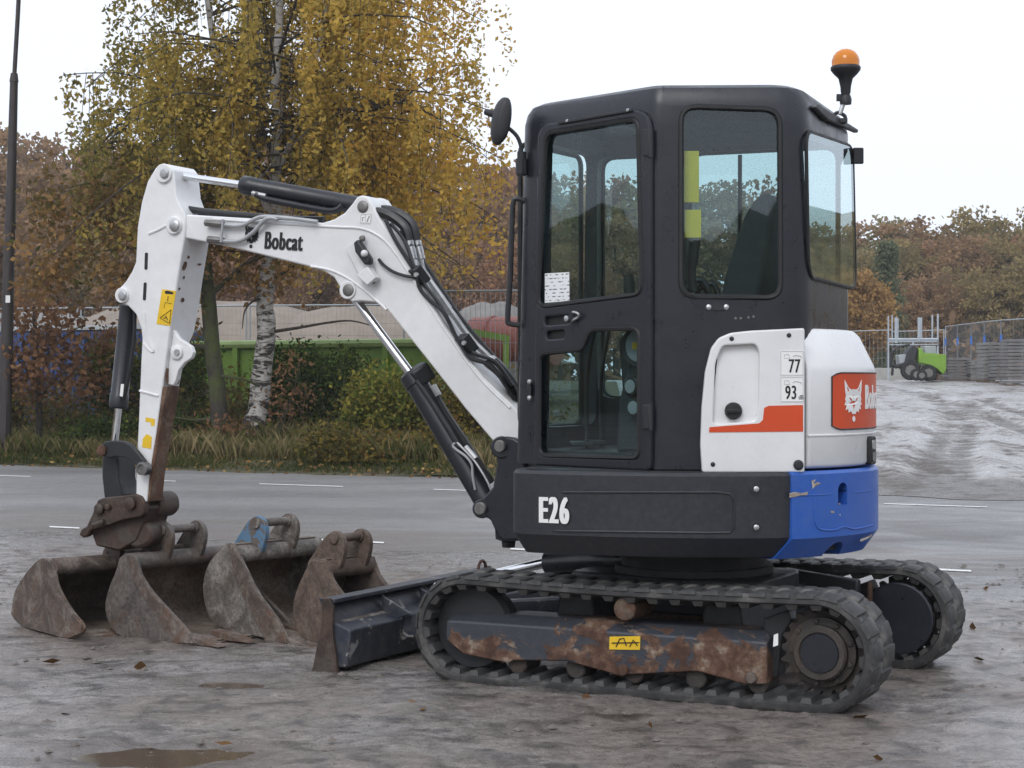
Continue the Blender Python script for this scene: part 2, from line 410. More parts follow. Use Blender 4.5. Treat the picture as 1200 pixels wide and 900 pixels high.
rw = rpoly([hit(u, v, cC, nCR) for u, v in [(947.5, 322), (944.5, 156), (997.5, 174), (1001, 336)]], [.09, .08, .09, .09])
fw = rpoly([seg(cE, cF, s, z) for s, z in [(.10, 1.12), (.10, 2.42), (.90, 2.42), (.90, 1.12)]], .06)
r1 = rpoly([seg(cR, cE, s, z) for s, z in [(.05, 1.25), (.05, 2.42), (.60, 2.42), (.60, 1.25)]], .07)
r2 = rpoly([seg(cR, cE, s, z) for s, z in [(.645, 1.25), (.645, 2.42), (.94, 2.42), (.94, 1.25)]], .07)
def cutter(loop, n, d=.12): return G().prism([p + n * d for p in loop], -n * 2 * d)
cabg = boolean(shell, [inner] + [cutter(l, n) for l, n in ((door_open, nFK), (qw, nKC), (rw, nCR), (fw, nEF), (r1, nRE), (r2, nRE))])
cab = obj('cab', cabg, M_cab, EX, bevel=.006, smooth=30)
def seal(loop, n, r, lift): return G().tube([p + n * lift for p in loop], r, 6, closed=True)
def pane(name, loop, n, lift, parent, m=None):
    return obj(name, G().prism([p + n * lift for p in loop], -n * .005), m or M_glass, parent, smooth=0)
def inset(loop, d):
    c = sum(loop, Vector()) / len(loop); return [c + (p - c) * (1 - d) for p in loop]
for loop, n, nm in ((qw, nKC, 'side_window'), (fw, nEF, 'windscreen'), (r1, nRE, 'side_window'), (r2, nRE, 'side_window')):
    pn = pane(nm, inset(loop, .01), n, -.012, cab)
    obj('window_seal', seal(loop, n, .012, -.002), M_rubber, pn)
# rear window: bonded glass standing proud, wraps the rear
rwp = pane('rear_window', inset(rw, -.02), nCR, .008, cab)
obj('window_seal', seal(inset(rw, -.03), nCR, .009, .003), M_rubber, rwp)
# dark gutter plate over the rear window and its bracket
o = hit(945, 130, cC, nCR)
g = G().prism([hit(u, v, cC, nCR) + nCR * .0 for u, v in [(949, 126), (953, 122.5), (1000, 152), (999.5, 156), (964, 141)]], nCR * .025)
obj('rear_gutter', g, M_black, cab, bevel=.006)
b0 = hit(998, 183, cC, nCR); g = G().box(b0 + nCR * .03, (.05, .02, .075)); obj('latch_bracket', g, M_black, cab, bevel=.006)

# --- door
Mdoor = frame(hit(700, 350, cF, nFK), cK - cF, UP)
if (Mdoor.to_3x3() @ Vector((0, 0, 1))).dot(nFK) < 0: Mdoor = frame(hit(700, 350, cF, nFK), cF - cK, UP)
def dpt(u, v): return hit(u, v, cF, nFK)
slots = [rpoly([dpt(u, v) for u, v in q], .015) for q in ([(643, 381), (643, 371.5), (672, 369.5), (672, 379)], [(645, 397.5), (645, 388.5), (666, 387), (666, 396)])]
dp = rpoly([dpt(*p) for p in door_px], [.03, .03, .03, .04, .04, .03, .03])
door = obj('door', plate(dp, [up_px, lo_px] + slots, Mdoor, .034, .009, .008), M_cab, EX, smooth=40)
for s in slots: obj('latch_recess', G().prism([p + nFK * .004 for p in inset(s, -.3)], -nFK * .012), M_rubber, door)
for nm, loop in (('door_window', up_px), ('lower_door_window', lo_px)):
    pane(nm, inset(loop, -.005), nFK, .004, door)
    obj('window_seal', seal(inset(loop, .012), nFK, .011, .021), M_rubber, door)
def strip(px, r, m, parent, name, o=cF, n=nFK, lift=.03): return obj(name, G().tube(spline([hit(u, v, o, n) + n * lift for u, v in px], 4), r, 6), m, parent)
obj('rain_strip', G().prism([dpt(u, v) + nFK * .024 for u, v in [(660, 143), (746, 128.5), (746, 132), (660, 147)]], nFK * .012), M_black, door, bevel=.003)
for u, v in ((671, 142.5), (742, 130)): obj('screw', G().lathe(dpt(u, v) + nFK * .034, nFK, [(0, .008), (.005, .006)], 10), M_steel, door)
for v0, v1 in ((152, 184), (474, 503)):
    h = obj('hinge', G().prism([dpt(u, v) + nFK * .02 for u, v in [(760.5, v0), (768.5, v0), (768.5, v1), (760.5, v1)]], nFK * .022), M_black, door, bevel=.005)
    obj('hinge_pin', G().cyl(dpt(768, v0 - 1) + nFK * .03, dpt(768, v1 + 1) + nFK * .03, .011), M_black, h)
obj('door_handle', G().tube(spline([dpt(u, v) + nFK * l for u, v, l in [(676, 368, .028), (680, 366, .045), (686, 368, .045), (685, 372, .04), (680, 375, .04), (676, 377, .028)]], 4), .006, 8), M_steel, door)
obj('lock', G().lathe(dpt(669.5, 373.5) + nFK * .022, nFK, [(0, .014), (.012, .013), (.014, .008)], 16), M_steel, door)
# door catch bolts on the front pillar
ct = obj('door_catch', G().box(dpt(622.5, 457) + nFK * .012, (.02, .025, .06)), M_black, cab, bevel=.004)
for v in (447.5, 466.5): obj('bolt', G().lathe(dpt(624.5, v) + nFK * .018, nFK, [(0, .013), (.008, .011), (.011, .006)], 12), M_steel, ct)
# paper notice inside the glass
def paper():
    m, t, b = mat('printed_paper'); v = coords(t, (1, 1, 1))
    sep = t.nodes.new('ShaderNodeSeparateXYZ'); t.links.new(v, sep.inputs[0])
    wv = N(t, 'ShaderNodeMath', operation='MULTIPLY', i_1=62.0); t.links.new(sep.outputs[2], wv.inputs[0])
    fr = N(t, 'ShaderNodeMath', operation='FRACT'); t.links.new(wv.outputs[0], fr.inputs[0])
    ln = ramp(t, fr.outputs[0], [(.0, 0), (.62, 0), (.68, 1), (.92, 1), (.97, 0)])
    ns = ramp(t, noise(t, v, 55, 2), [(.5, 0), (.54, 1)])
    k = mix(t, 1, ln, ns, 'MULTIPLY')
    t.links.new(mix(t, k, (.78, .79, .80), (.12, .12, .13)), b.inputs['Base Color']); b.inputs['Roughness'].default_value = .6; return m
nt_ = obj('paper_notice', G().prism([dpt(u, v) + nFK * .0075 for u, v in [(640, 355), (640, 320.5), (668.5, 319), (668.8, 352.5)]], nFK * .001), paper(), door, smooth=0)
obj('paper_slip', G().prism([dpt(u, v) + nFK * .0075 for u, v in [(648, 357.5), (648, 355.2), (664.5, 354), (664.5, 356.4)]], nFK * .001), M_decalw, door, smooth=0)
# bolts and slot under the quarter window
def kpt(u, v, l=0): return hit(u, v, cK, nKC) + nKC * l
sb = obj('pillar_socket', G().prism(rpoly([kpt(u, v) for u, v in [(834, 356.5), (849, 356.5), (849, 363.5), (834, 363.5)]], .008), nKC * .006), M_black, cab)
for u, v in ((830.5, 360), (851, 360)): obj('bolt', G().lathe(kpt(u, v), nKC, [(0, .013), (.007, .011), (.01, .006)], 12), M_steel, sb)
for u, v in ((862, 373), (868, 373), (877, 372), (883, 371)): obj('rivet', G().lathe(kpt(u, v), nKC, [(0, .006), (.003, .005)], 8), M_pin, cab)

# --- inside the cab
inz = MC + UP * 0
fl = obj('cab_floor', G().prism([p for p in [Vector((q.x, q.y, 1.012)) for q in [cen + (p - cen) * .89 for p in plan]]], UP * .012), M_plastic, cab)
def cabp(x, y, z): return upl(x, y, z)                        # in the upper body's own axes
sc_ = Vector((0, 0, 0))
seat = obj('seat', G().prism(rpoly([cabp(.10, .42, 1.42), cabp(.10, -.02, 1.42), cabp(-.34, -.02, 1.40), cabp(-.34, .42, 1.40)], .07), UP * .12), M_seat, cab, bevel=.035, segs=3)
obj('seat_base', G().prism([cabp(.05, .36, 1.02), cabp(.05, .04, 1.02), cabp(-.30, .04, 1.02), cabp(-.30, .36, 1.02)], UP * .39), M_plastic, seat, bevel=.02)
bk = [(-.30, 1.50), (-.21, 1.50), (-.27, 1.80), (-.36, 2.06), (-.43, 2.14), (-.49, 2.12), (-.47, 1.9), (-.40, 1.6)]
obj('backrest', G().prism([cabp(p.x, .40, p.y) for p in rpoly([Vector((a, b, 0)) for a, b in bk], .05)], -LU * .42), M_seat, seat, bevel=.03, segs=3)
for y in (.46, -.09):
    c = obj('control_console', G().prism([cabp(x, y, z) for x, z in [(-.25, 1.05), (.16, 1.05), (.20, 1.52), (.10, 1.58), (-.25, 1.54)]], -LU * .10), M_plastic, cab, bevel=.02)
    obj('joystick', G().tube([cabp(.14, y - .05, 1.56), cabp(.15, y - .05, 1.66), cabp(.16, y - .05, 1.70), cabp(.165, y - .05, 1.80)], [.012, .014, .028, .024], 10), M_plastic, c)
for y in (.26, .08):
    obj('travel_lever', G().tube(spline([cabp(.42, y, 1.03), cabp(.42, y, 1.35), cabp(.38, y, 1.58), cabp(.36, y, 1.66)], 4), [.010] * 9 + [.016] * 4, 8), M_black, cab)
    obj('pedal', G().box(cabp(.45, y, 1.05), (.10, .16, .02)), M_black, cab, bevel=.005)
ds = obj('instrument_pod', G().lathe(dpt(731, 405) - nFK * .10, nFK, [(-.05, .03), (-.03, .085), (.0, .095), (.012, .09)], 28), M_plastic, cab)
obj('instrument_face', G().lathe(dpt(731, 405) - nFK * .088, nFK, [(0, .068), (.003, .066)], 28), M_decalg, ds)
obj('amber_symbol', G().box(dpt(732, 405) - nFK * .083, (.045, .02, .03)), M_yellow, ds)
for u, v in ((723.5, 453), (727, 478)):
    k = obj('air_vent', G().lathe(dpt(u, v) - nFK * .09, nFK, [(-.03, .045), (.0, .045), (.008, .036)], 22), M_rubber, cab)
    obj('vent_face', G().lathe(dpt(u, v) - nFK * .081, nFK, [(0, .03), (.003, .028)], 18), M_decalg, k)
obj('side_console', G().prism([dpt(u, v) - nFK * .13 for u, v in [(697, 532), (700, 470), (712, 425), (752, 420), (752, 532)]], -nFK * .16), M_plastic, cab, bevel=.02)
for px in ([(802, 236), (802.5, 175), (820, 175), (820, 236)], [(803, 277.5), (803, 244.5), (822.5, 244.5), (822.5, 277.5)]):
    obj('yellow_strip', G().prism([kpt(u, v, -.05) for u, v in px], -nKC * .012), M_lime, cab, bevel=.002)
obj('lever_grip', G().tube(spline([kpt(815, 340, -.12), kpt(812, 318, -.12), kpt(814, 295, -.11), kpt(816, 279, -.10)], 4), [.02] * 6 + [.026] * 7, 10), M_plastic, cab)
obj('hose_bundle', G().tube(spline([kpt(u, v, -.13) for u, v in [(806, 346), (812, 332), (822, 326), (830, 334), (834, 347)]], 4), .016, 8).tube(spline([kpt(u, v, -.16) for u, v in [(818, 346), (822, 336), (838, 330), (846, 346)]], 4), .014, 8), M_hose, cab)
obj('wiper', G().tube([seg(cR, cE, .41, 1.40) - nRE * .03, seg(cR, cE, .405, 2.40) - nRE * .03], .010, 6), M_black, cab)
obj('headlining', G().prism([p - UP * .0 for p in [Vector((q.x, q.y, 2.435)) for q in [cen + (p - cen) * .86 for p in [cK * .75 + cF * .25, cK, cC, cR, cR * .45 + cE * .55]]]], UP * .05), M_seat, cab)

# --- mirror, grab handle, beacon
Zm = cF + lean
mir = obj('mirror', G().rings([[at(587, 142, 8.05) + (Vector((.93, .36, 0)).normalized() * (math.cos(a) * rx * .5 + .0)) + Vector((0, 0, 1)) * math.sin(a) * rz + Vector((.14 * math.sin(a) * rz, 0, 0)) + Vector((-.36, .93, 0)) * dd for a in [2 * PI * k / 24 for k in range(24)]] for rx, rz, dd in ((.04, .07, -.05), (.068, .10, -.04), (.08, .108, 0), (.076, .104, .025), (.06, .09, .034))]), M_plastic, EX, smooth=60)
obj('mirror_glass', G().rings([[at(587, 142, 8.05) + Vector((.93, .36, 0)).normalized() * math.cos(a) * .027 + Vector((0, 0, 1)) * math.sin(a) * .08 + Vector((.14 * math.sin(a) * .08, 0, 0)) + Vector((-.36, .93, 0)) * dd for a in [2 * PI * k / 24 for k in range(24)]] for dd in (.034, .037)]), M_chrome, mir)
obj('mirror_arm', G().tube(spline([at(u, v, 8.06) for u, v in [(588, 146), (597, 151), (606, 160), (610.5, 172), (611, 184)]], 5), .009, 8), M_black, mir)
obj('mirror_knob', G().cyl(at(569, 131, 8.1), at(583, 135, 8.07), .014, .02), M_black, mir)
obj('mirror_clamp', G().tube([at(611.5, 178, 8.06), at(611, 206, 8.06)], .021, 10).tube([at(611, 186, 8.06), at(611.5, 204, 8.06)], .027, 8), M_black, mir)
hz = 8.10
obj('grab_handle', G().tube(spline([at(615, 236, hz), at(606, 233, hz), at(601.5, 237, hz), at(600, 260, hz), at(598, 320, hz), at(595, 372, hz), at(597, 379, hz), at(609, 381, hz)], 5), .0125, 8), M_black, EX)
bp = at(991, 79, 8.0)
bea = obj('beacon', G().lathe(bp, (0, 0, 1), [(-.13, .017), (-.11, .022), (-.085, .024), (-.05, .032), (-.03, .052), (-.012, .066), (0, .067), (.006, .062)], 24), M_black, EX, smooth=50)
obj('beacon_lens', G().lathe(bp, (0, 0, 1), [(.004, .061), (.03, .062), (.05, .056), (.068, .043), (.08, .022), (.083, .004)], 24), M_amber, bea, smooth=60)
obj('beacon_reflector', G().lathe(bp, (0, 0, 1), [(.006, .02), (.06, .02), (.064, .01)], 12), M_orange, bea)
obj('beacon_pole', G().cyl(bp - UP * .13, at(984, 134, 8.0), .0105), M_steel, bea)
obj('beacon_clamp', G().lathe(bp - UP * .145, (0, 0, 1), [(-.02, .026), (0, .028), (.02, .022)], 10).box(bp + Vector((-.03, 0, -.135)), (.02, .02, .03)), M_black, bea)
obj('beacon_bracket', G().tube(spline([at(u, v, 8.0) for u, v in [(977, 135), (982, 132), (990, 136), (989, 142), (980, 143)]], 4), .009, 6).box(at(984, 142, 8.0), (.06, .06, .02)), M_black, bea, bevel=.002)

# --- revolving frame: dark skirt, blue counterweight
half = [(.74, .30), (.68, .60), (.507, .828), (.21, .84), (-.10, .79), (-.36, .70), (-.583, .572), (-.73, .36), (-.80, .13)]
loop = spline([Vector((x, y, 0)) for x, y in [(.75, -.30)] + half + [(-.80, -.13), (-.73, -.36)]], 8)
def sweep_wall(path, prof, shift0=None, shift1=None):
    """prof: (inset, z) closed section swept along the plan path (local x, y)"""
    rs = []; m = len(path)
    for i, p in enumerate(path):
        a = path[max(i - 1, 0)]; b = path[min(i + 1, m - 1)]; d = (b - a).normalized(); nn = Vector((-d.y, d.x, 0))
        if nn.dot(p) < 0: nn = -nn
        rs.append([upl(*( (p + nn * (-q) + d * ((shift0 or {}).get(j, 0) if i == 0 else ((shift1 or {}).get(j, 0) if i == m - 1 else 0)))[:2] ), z) for j, (q, z) in enumerate(prof)])
    return G().rings(rs)
prof = [(.012, .953), (0, .940), (0, .684), (.055, .600), (.13, .593), (.13, .953)]
def angle_path(x0, x1, full):                                 # part of the plan loop between two arc fractions
    L = [0]
    for i in range(1, len(full)): L.append(L[-1] + (full[i] - full[i - 1]).length)
    return [p for p, l in zip(full, L) if x0 * L[-1] <= l <= x1 * L[-1]]
fullh = spline([Vector((x, y, 0)) for x, y in [(.60, .74)] + half[2:]], 14)
def u_of(p): q = upl(p.x, p.y, .95); return 600 + FOC * q.x / q.y
left_side = [p for p in spline([Vector((.60, .40, 0)), Vector((.60, .62, 0)), Vector((.55, .785, 0)), Vector((.45, .835, 0)), Vector((.21, .835, 0)), Vector((-.10, .79, 0)), Vector((-.36, .70, 0)), Vector((-.583, .572, 0)), Vector((-.73, .36, 0)), Vector((-.81, .10, 0)), Vector((-.81, -.10, 0)), Vector((-.73, -.36, 0)), Vector((-.583, -.572, 0)), Vector((-.36, -.70, 0)), Vector((-.10, -.79, 0)), Vector((.21, -.835, 0)), Vector((.45, -.835, 0)), Vector((.55, -.785, 0)), Vector((.60, -.62, 0)), Vector((.60, -.40, 0))], 10)]
ib = next(i for i, p in enumerate(left_side) if u_of(p) > 922 and p.y > 0)
jb = len(left_side) - 1 - ib
sk = obj('side_skirt', sweep_wall(left_side[:ib + 1], prof, None, {3: -.05, 4: -.05}), M_skirt, EX, bevel=.007, smooth=30)
obj('side_skirt', sweep_wall(left_side[jb:], prof), M_skirt, EX, bevel=.007, smooth=30)
cwg = sweep_wall(left_side[ib:jb + 1], [(.002, .957), (-.012, .944), (-.012, .678), (.05, .592), (.16, .586), (.16, .957)], {3: -.05, 4: -.05})
def around(u, v):                                             # the point of the counterweight's face seen at a pixel
    seg_ = left_side[ib - 1:jb]; i = next((k for k in range(len(seg_) - 1) if u_of(seg_[k]) <= u <= u_of(seg_[k + 1])), len(seg_) - 2)
    ua, ub = u_of(seg_[i]), u_of(seg_[i + 1]); t = max(0, min(1, (u - ua) / (ub - ua))) if ub != ua else 0
    def nrm(j):
        d = (seg_[min(j + 1, len(seg_) - 1)] - seg_[max(j - 1, 0)]).normalized(); n_ = Vector((-d.y, d.x, 0)); n_ = -n_ if n_.dot(seg_[j]) < 0 else n_; return FU * n_.x + LU * n_.y
    p = seg_[i].lerp(seg_[i + 1], t); q = upl(p.x, p.y, 0); nn = nrm(i).lerp(nrm(i + 1), t).normalized()
    return Vector((q.x, q.y, CAMH + (HOR - v) / FOC * q.y)), nn
c1, n1 = around(985, 578); c2, n2 = around(985, 652)
cut1 = G().cyl(c1 - n1 * .10 + UP * .012, c1 + n1 * .10 + UP * .012, .034, n=24).box(c1 - UP * .012, (.066, .2, .05), Matrix.Rotation(math.atan2(n1.y, n1.x) + PI / 2, 3, 'Z'))
cut2 = G().cyl(c2 - n2 * .14, c2 + n2 * .14, .062, n=24)
cut3 = G().box(c2 - UP * .075, (.122, .26, .13), Matrix.Rotation(math.atan2(n2.y, n2.x) + PI / 2, 3, 'Z'))
cut1 = G().cyl(c1 - n1 * .055 + UP * .012, c1 + n1 * .10 + UP * .012, .034, n=24)
cut1b = G().box(c1 - UP * .018 + n1 * .02, (.0675, .15, .06), Matrix.Rotation(math.atan2(n1.y, n1.x) + PI / 2, 3, 'Z'))
cw = obj('counterweight', boolean(cwg, [cut1, cut1b, cut2, cut3]), M_blue, EX, bevel=.006, smooth=30)
deck = [upl(p.x * .93, p.y * .93, .945) for p in left_side]
obj('deck', G().prism(deck, UP * .012).prism([p - UP * .33 for p in deck], UP * .02), M_black, EX)
# raised panel outline and bolts on the skirt
def skp(u, v, lift=.004):
    best = min(left_side[:ib + 1], key=lambda p: abs(u_of(p) - u) + (0 if p.y > .3 else 9)); i = left_side.index(best)
    a, b = left_side[max(i - 1, 0)], left_side[min(i + 1, ib)]
    # interpolate for a smooth line
    ua, ub = u_of(a), u_of(b); t = 0 if ub == ua else max(0, min(1, (u - ua) / (ub - ua))); p = a + (b - a) * t
    q = upl(p.x, p.y, 0); d = (b - a).normalized(); nn = Vector((-d.y, d.x, 0)); nn = -nn if nn.dot(p) < 0 else nn
    nW = (FU * nn.x + LU * nn.y).normalized()
    return Vector((q.x, q.y, CAMH + (HOR - v) / FOC * q.y)) + nW * lift, nW
def skirt_line(px): return [skp(u, v, .001)[0] for u, v in px]
pl = [(628, 622)] + [(x, 622 + (x - 628) * .012) for x in range(650, 850, 20)] + [(856, 624), (860, 619), (860, 585), (856, 579)] + [(x, 577) for x in range(840, 640, -20)] + [(628, 576)]
obj('panel_bead', G().tube(skirt_line(pl), .0055, 6), M_skirt, sk)
for u, v in ((886, 573), (886, 618), (620, 573), (620, 616)):
    p, n_ = skp(u, v, 0); k = obj('bolt', G().lathe(p, n_, [(-.004, .027), (.003, .027), (.0035, .018), (.001, .017)], 18), M_skirt, sk)
    obj('bolt_head', G().lathe(p, n_, [(0, .012), (.008, .012), (.010, .008)], 8), M_steel, sk)
def skirt_text(txt, u, v, size, xs, bold, m, parent):
    g0 = lettering(txt, Matrix.Identity(4), size, xs, .001, .0012, heavy=bold, space=1.22); g = G()
    p, n_ = skp(u, v, .003); ex = Vector((-n_.y, n_.x, 0)); ex = -ex if ex.x < 0 else ex
    Mf = frame(p, ex, UP); g.v = [tuple(Mf @ Vector(q)) for q in g0.v]; g.f = g0.f
    return obj('lettering', g, m, parent, smooth=0)
skirt_text('E26', 632, 612, .156, .52, .0056, M_decalw, sk)
# embossed line on the counterweight
def cwp(u, v): p, n_ = around(u, v); return p + n_ * .012
obj('embossed_line', G().tube(spline([cwp(u, v) for u, v in [(952, 584), (952, 600), (953, 612), (957, 619), (966, 621), (976, 620.5), (986, 617), (997, 619.5), (1008, 618), (1020, 615)]], 4), .0045, 6).tube([cwp(u, v) for u, v in [(932, 580.5), (942, 580.3), (952, 580), (962, 579.6), (971, 579)]], .003, 6).tube([cwp(u, v) for u, v in [(1000, 577), (1010, 576), (1020, 575)]], .003, 6), M_blue, cw)

# --- white hood: side panel and rear hood that follows the tail
sp_o = Vector((.795, 7.462, 0)); sp_n = Vector((-.02, -1, 0)).normalized()
def spt(u, v, l=0): return hit(u, v, sp_o, sp_n) + sp_n * l
side_px = [(822.5, 553.5), (820.5, 522), (822, 478), (826, 436), (833, 408), (842, 396), (856, 390), (880, 387.5), (942.5, 384.5), (942.5, 553.5)]
pocket = rpoly([spt(u, v) for u, v in [(835, 497), (838, 425), (846, 405), (885, 403), (889.5, 412), (889, 470), (885, 493)]], .02)
Ms = frame(spt(880, 470), Vector((1, -.02, 0)), UP)
if (Ms.to_3x3() @ Vector((0, 0, 1))).dot(sp_n) < 0: print('side panel frame flipped')
spn = obj('side_panel', plate(rpoly([spt(*p) for p in side_px], .012), [pocket], Ms, .036, .007, -.004), M_hood, EX)
obj('filler_pocket', G().add([spt(u, v, l) for u, v, l in [(833, 501, -.012), (843, 401, -.020), (893, 399, -.020), (893, 470, -.03), (893, 500, -.004)]] + [spt(u, v, l - .006) for u, v, l in [(833, 501, -.012), (843, 401, -.020), (893, 399, -.020), (893, 470, -.03), (893, 500, -.004)]], [(0, 1, 2, 3, 4), (9, 8, 7, 6, 5)] + [(i, 5 + i, 5 + (i + 1) % 5, (i + 1) % 5) for i in range(5)]), M_hood, spn, smooth=0)
cp = spt(859.5, 481.5, -.012)
fc = obj('filler_cap', G().lathe(cp, sp_n, [(0, .036), (.02, .036), (.03, .03), (.032, .01)], 24), M_rubber, spn)
obj('cap_grip', G().box(cp + sp_n * .034, (.06, .012, .016)), M_rubber, fc, bevel=.003)
dec = [(830.5, 506.5), (831, 500.5), (889, 496), (893.5, 492), (895, 478), (900, 475.5), (940.5, 474.5), (940.5, 505.5)]
obj('orange_stripe', G().prism([spt(u, v, .0145) for u, v in dec], sp_n * .0015), M_orange, spn, smooth=0)
for u, v in ((857, 397), (924, 393), (835, 544)): obj('bolt', G().lathe(spt(u, v, .013), sp_n, [(0, .0105), (.004, .009), (.006, .004)], 12), M_black, spn)
obj('panel_lock', G().lathe(spt(935, 544.5, .013), sp_n, [(0, .021), (.008, .021), (.014, .015), (.015, .005)], 20), M_black, spn)
for (a0, b0, a1, b1), s1 in (((913.5, 411, 941.5, 440.5), '77'), ((913.5, 441.5, 941.5, 471.5), '93')):
    lb = obj('noise_label', G().prism([spt(u, v, .0145) for u, v in [(a0, b1), (a0, b0), (a1, b0), (a1, b1)]], sp_n * .001), M_decalw, spn, smooth=0)
    obj('label_border', G().tube([spt(u, v, .0158) for u, v in [(a0 + 1, b1 - 1), (a0 + 1, b0 + 1), (a1 - 1, b0 + 1), (a1 - 1, b1 - 1)]], .0011, 4, closed=True), M_decalg, spn)
    Mt = frame(spt(a0 + (10 if s1 == '77' else 6), b1 - 4, .0155), Vector((1, -.02, 0)), UP)
    obj('lettering', lettering(s1, Mt, .080, .58, .0002, .0005, heavy=.0013, space=1.08), M_decalk, spn, smooth=0)
    Mt = frame(spt(a0 + 21.5, b1 - 3.5, .0155), Vector((1, -.02, 0)), UP)
    if s1 == '93': obj('lettering', lettering('dB', Mt, .026, .8, .0004, .0006), M_decalk, spn, smooth=0)
    obj('pictogram', G().tube([spt(u, v, .0158) for u, v in [(a0 + 5, b0 + 9), (a0 + 5, b0 + 5), (a0 + 10, b0 + 4.5), (a0 + 11.5, b0 + 9)]], .001, 4, closed=True).tube([spt(u, v, .0158) for u, v in [(a0 + 15, b0 + 7), (a0 + 18, b0 + 5.5), (a0 + 24, b0 + 6.5), (a0 + 25, b0 + 8.5)]], .0016, 4), M_decalg, spn)
A0, A1 = math.radians(29.9), math.radians(102)
arc = [A0 + (A1 - A0) * i / 40 for i in range(41)]
hp = [(.80, .966), (.812, .985), (.812, 1.375), (.806, 1.40), (.742, 1.53), (.715, 1.556), (.55, 1.565), (.55, .966)]
hood = obj('rear_hood', G().rings([[Vector((MC.x + R * math.sin(a), MC.y - R * math.cos(a), z)) for R, z in hp] for a in arc]), M_hood, EX, bevel=.012, smooth=35, segs=3)
# step between the hood's lower band and upper face, and a dark gap line
obj('hood_crease', G().tube([Vector((MC.x + .812 * math.sin(a), MC.y - .812 * math.cos(a), 1.105)) for a in arc], .005, 6), M_hood, hood)
def hoodp(a, z, l=.004): return Vector((MC.x + (.812 + l) * math.sin(a), MC.y - (.812 + l) * math.cos(a), z))
ba0, ba1 = math.radians(39.5), math.radians(92.5)
aa = [ba0 + (ba1 - ba0) * i / 24 for i in range(25)]
def rz(i):                                                    # rounded ends
    e = min(i, 24 - i); return (0.016 if e == 0 else .005 if e == 1 else 0)
bd = obj('orange_badge', G().rings([[hoodp(a, 1.128 + rz(i), .001), hoodp(a, 1.128 + rz(i), .004), hoodp(a, 1.368 - rz(i), .004), hoodp(a, 1.368 - rz(i), .001)] for i, a in enumerate(aa)]), M_orange, hood, smooth=30)
obj('badge_border', G().tube([hoodp(a, 1.128 + rz(i), .003) for i, a in enumerate(aa)] + [hoodp(a, 1.368 - rz(24 - i), .003) for i, a in enumerate(aa[::-1])], .0035, 5, closed=True), M_rubber, hood)
def wrap(g, a, z, lift=.0055):
    q = G(); q.f = g.f; q.v = [tuple(hoodp(a + x / .812, z + y, lift + zz)) for x, y, zz in g.v]; return q
obj('lettering', wrap(lettering('Bobcat', Matrix.Identity(4), .150, .56, .0008, .0008, heavy=.0045, space=1.14), math.radians(58.6), 1.213), M_decalw, hood, smooth=0)
# cat head emblem: ears, cheeks, muzzle
cat = [(-.070, .088), (-.040, .052), (-.022, .044), (0, .046), (.022, .044), (.040, .052), (.070, .088), (.066, .040), (.060, .016), (.066, .0), (.060, -.008), (.070, -.026), (.054, -.026), (.062, -.048), (.044, -.042), (.040, -.060), (.024, -.052), (.012, -.066), (-.012, -.066), (-.024, -.052), (-.040, -.060), (-.044, -.042), (-.062, -.048), (-.054, -.026), (-.070, -.026), (-.060, -.008), (-.066, .0), (-.060, .016), (-.066, .040)]
eyes = [[(-.040, .010), (-.024, .006), (-.012, -.006), (-.026, -.005)], [(.040, .010), (.026, -.005), (.012, -.006), (.024, .006)], [(-.012, -.024), (.012, -.024), (.006, -.034), (.0015, -.046), (-.0015, -.046), (-.006, -.034)], [(-.056, .062), (-.036, .040), (-.046, .030)], [(.056, .062), (.046, .030), (.036, .040)]]
def emblem(s, wide=.85):
    M = Matrix.Identity(4)
    return plate([Vector((x * s * wide, y * s, 0)) for x, y in cat], [[Vector((x * s * wide, y * s, 0)) for x, y in e] for e in eyes], M, .0016, .0002).lathe((0, -.088 * s, 0), (0, 0, 1), [(-.0008, .013 * s), (.0008, .013 * s)], 10)
obj('emblem', wrap(emblem(.95, 1.12), math.radians(50.6), 1.255), M_decalw, hood, smooth=0)
# rear lamp
ta = math.radians(64.5); tz = 1.03
tr_ = Vector((math.sin(ta), -math.cos(ta), 0)); tt = Vector((math.cos(ta), math.sin(ta), 0))
tl = obj('tail_lamp', G().prism(rpoly([hoodp(ta, tz, -.01) + tt * x + UP * z for x, z in [(-.045, -.062), (-.045, .062), (.045, .062), (.045, -.062)]], .018), tr_ * .028), M_rubber, EX, bevel=.005)
for z in (-.026, .026): obj('lamp_lens', G().prism(rpoly([hoodp(ta, tz + z, .012) + tt * x + UP * q for x, q in [(-.03, -.02), (-.03, .02), (.03, .02), (.03, -.02)]], .008), tr_ * .01), plain('dark_lens', (.05, .05, .055), .15) if z < 0 else M_steel, tl)
# scrapes on the counterweight where paint is gone
M_scrape = rusty('bare_scrape', [(.20, .15, .11), (.45, .40, .34), (.62, .58, .52), (.30, .22, .16)], 30, .7)
for px in ([(925, 578), (931, 576.5), (940, 578), (947, 576), (946, 580), (938, 580.5), (931, 582.5), (925, 583)], [(951, 563), (956, 562), (953, 567), (958, 565), (962, 566), (955, 570), (952, 573)], [(973, 599), (977, 598.5), (978, 601), (974, 601)], [(982, 590), (985, 589.5), (984, 592)], [(1008, 632), (1016, 629), (1022, 626), (1021, 629), (1013, 633), (1008, 635)], [(983, 603), (985, 602.5), (985, 604.5)]):
    P = [around(u, v) for u, v in px]; ctr = sum((p for p, _ in P), Vector()) / len(P); nn = P[0][1]
    q = [hit(u, v, P[0][0] + nn * .0135, nn) for u, v in px]
    obj('paint_scrape', G().prism(q, nn * .0006), M_scrape, cw, smooth=0)
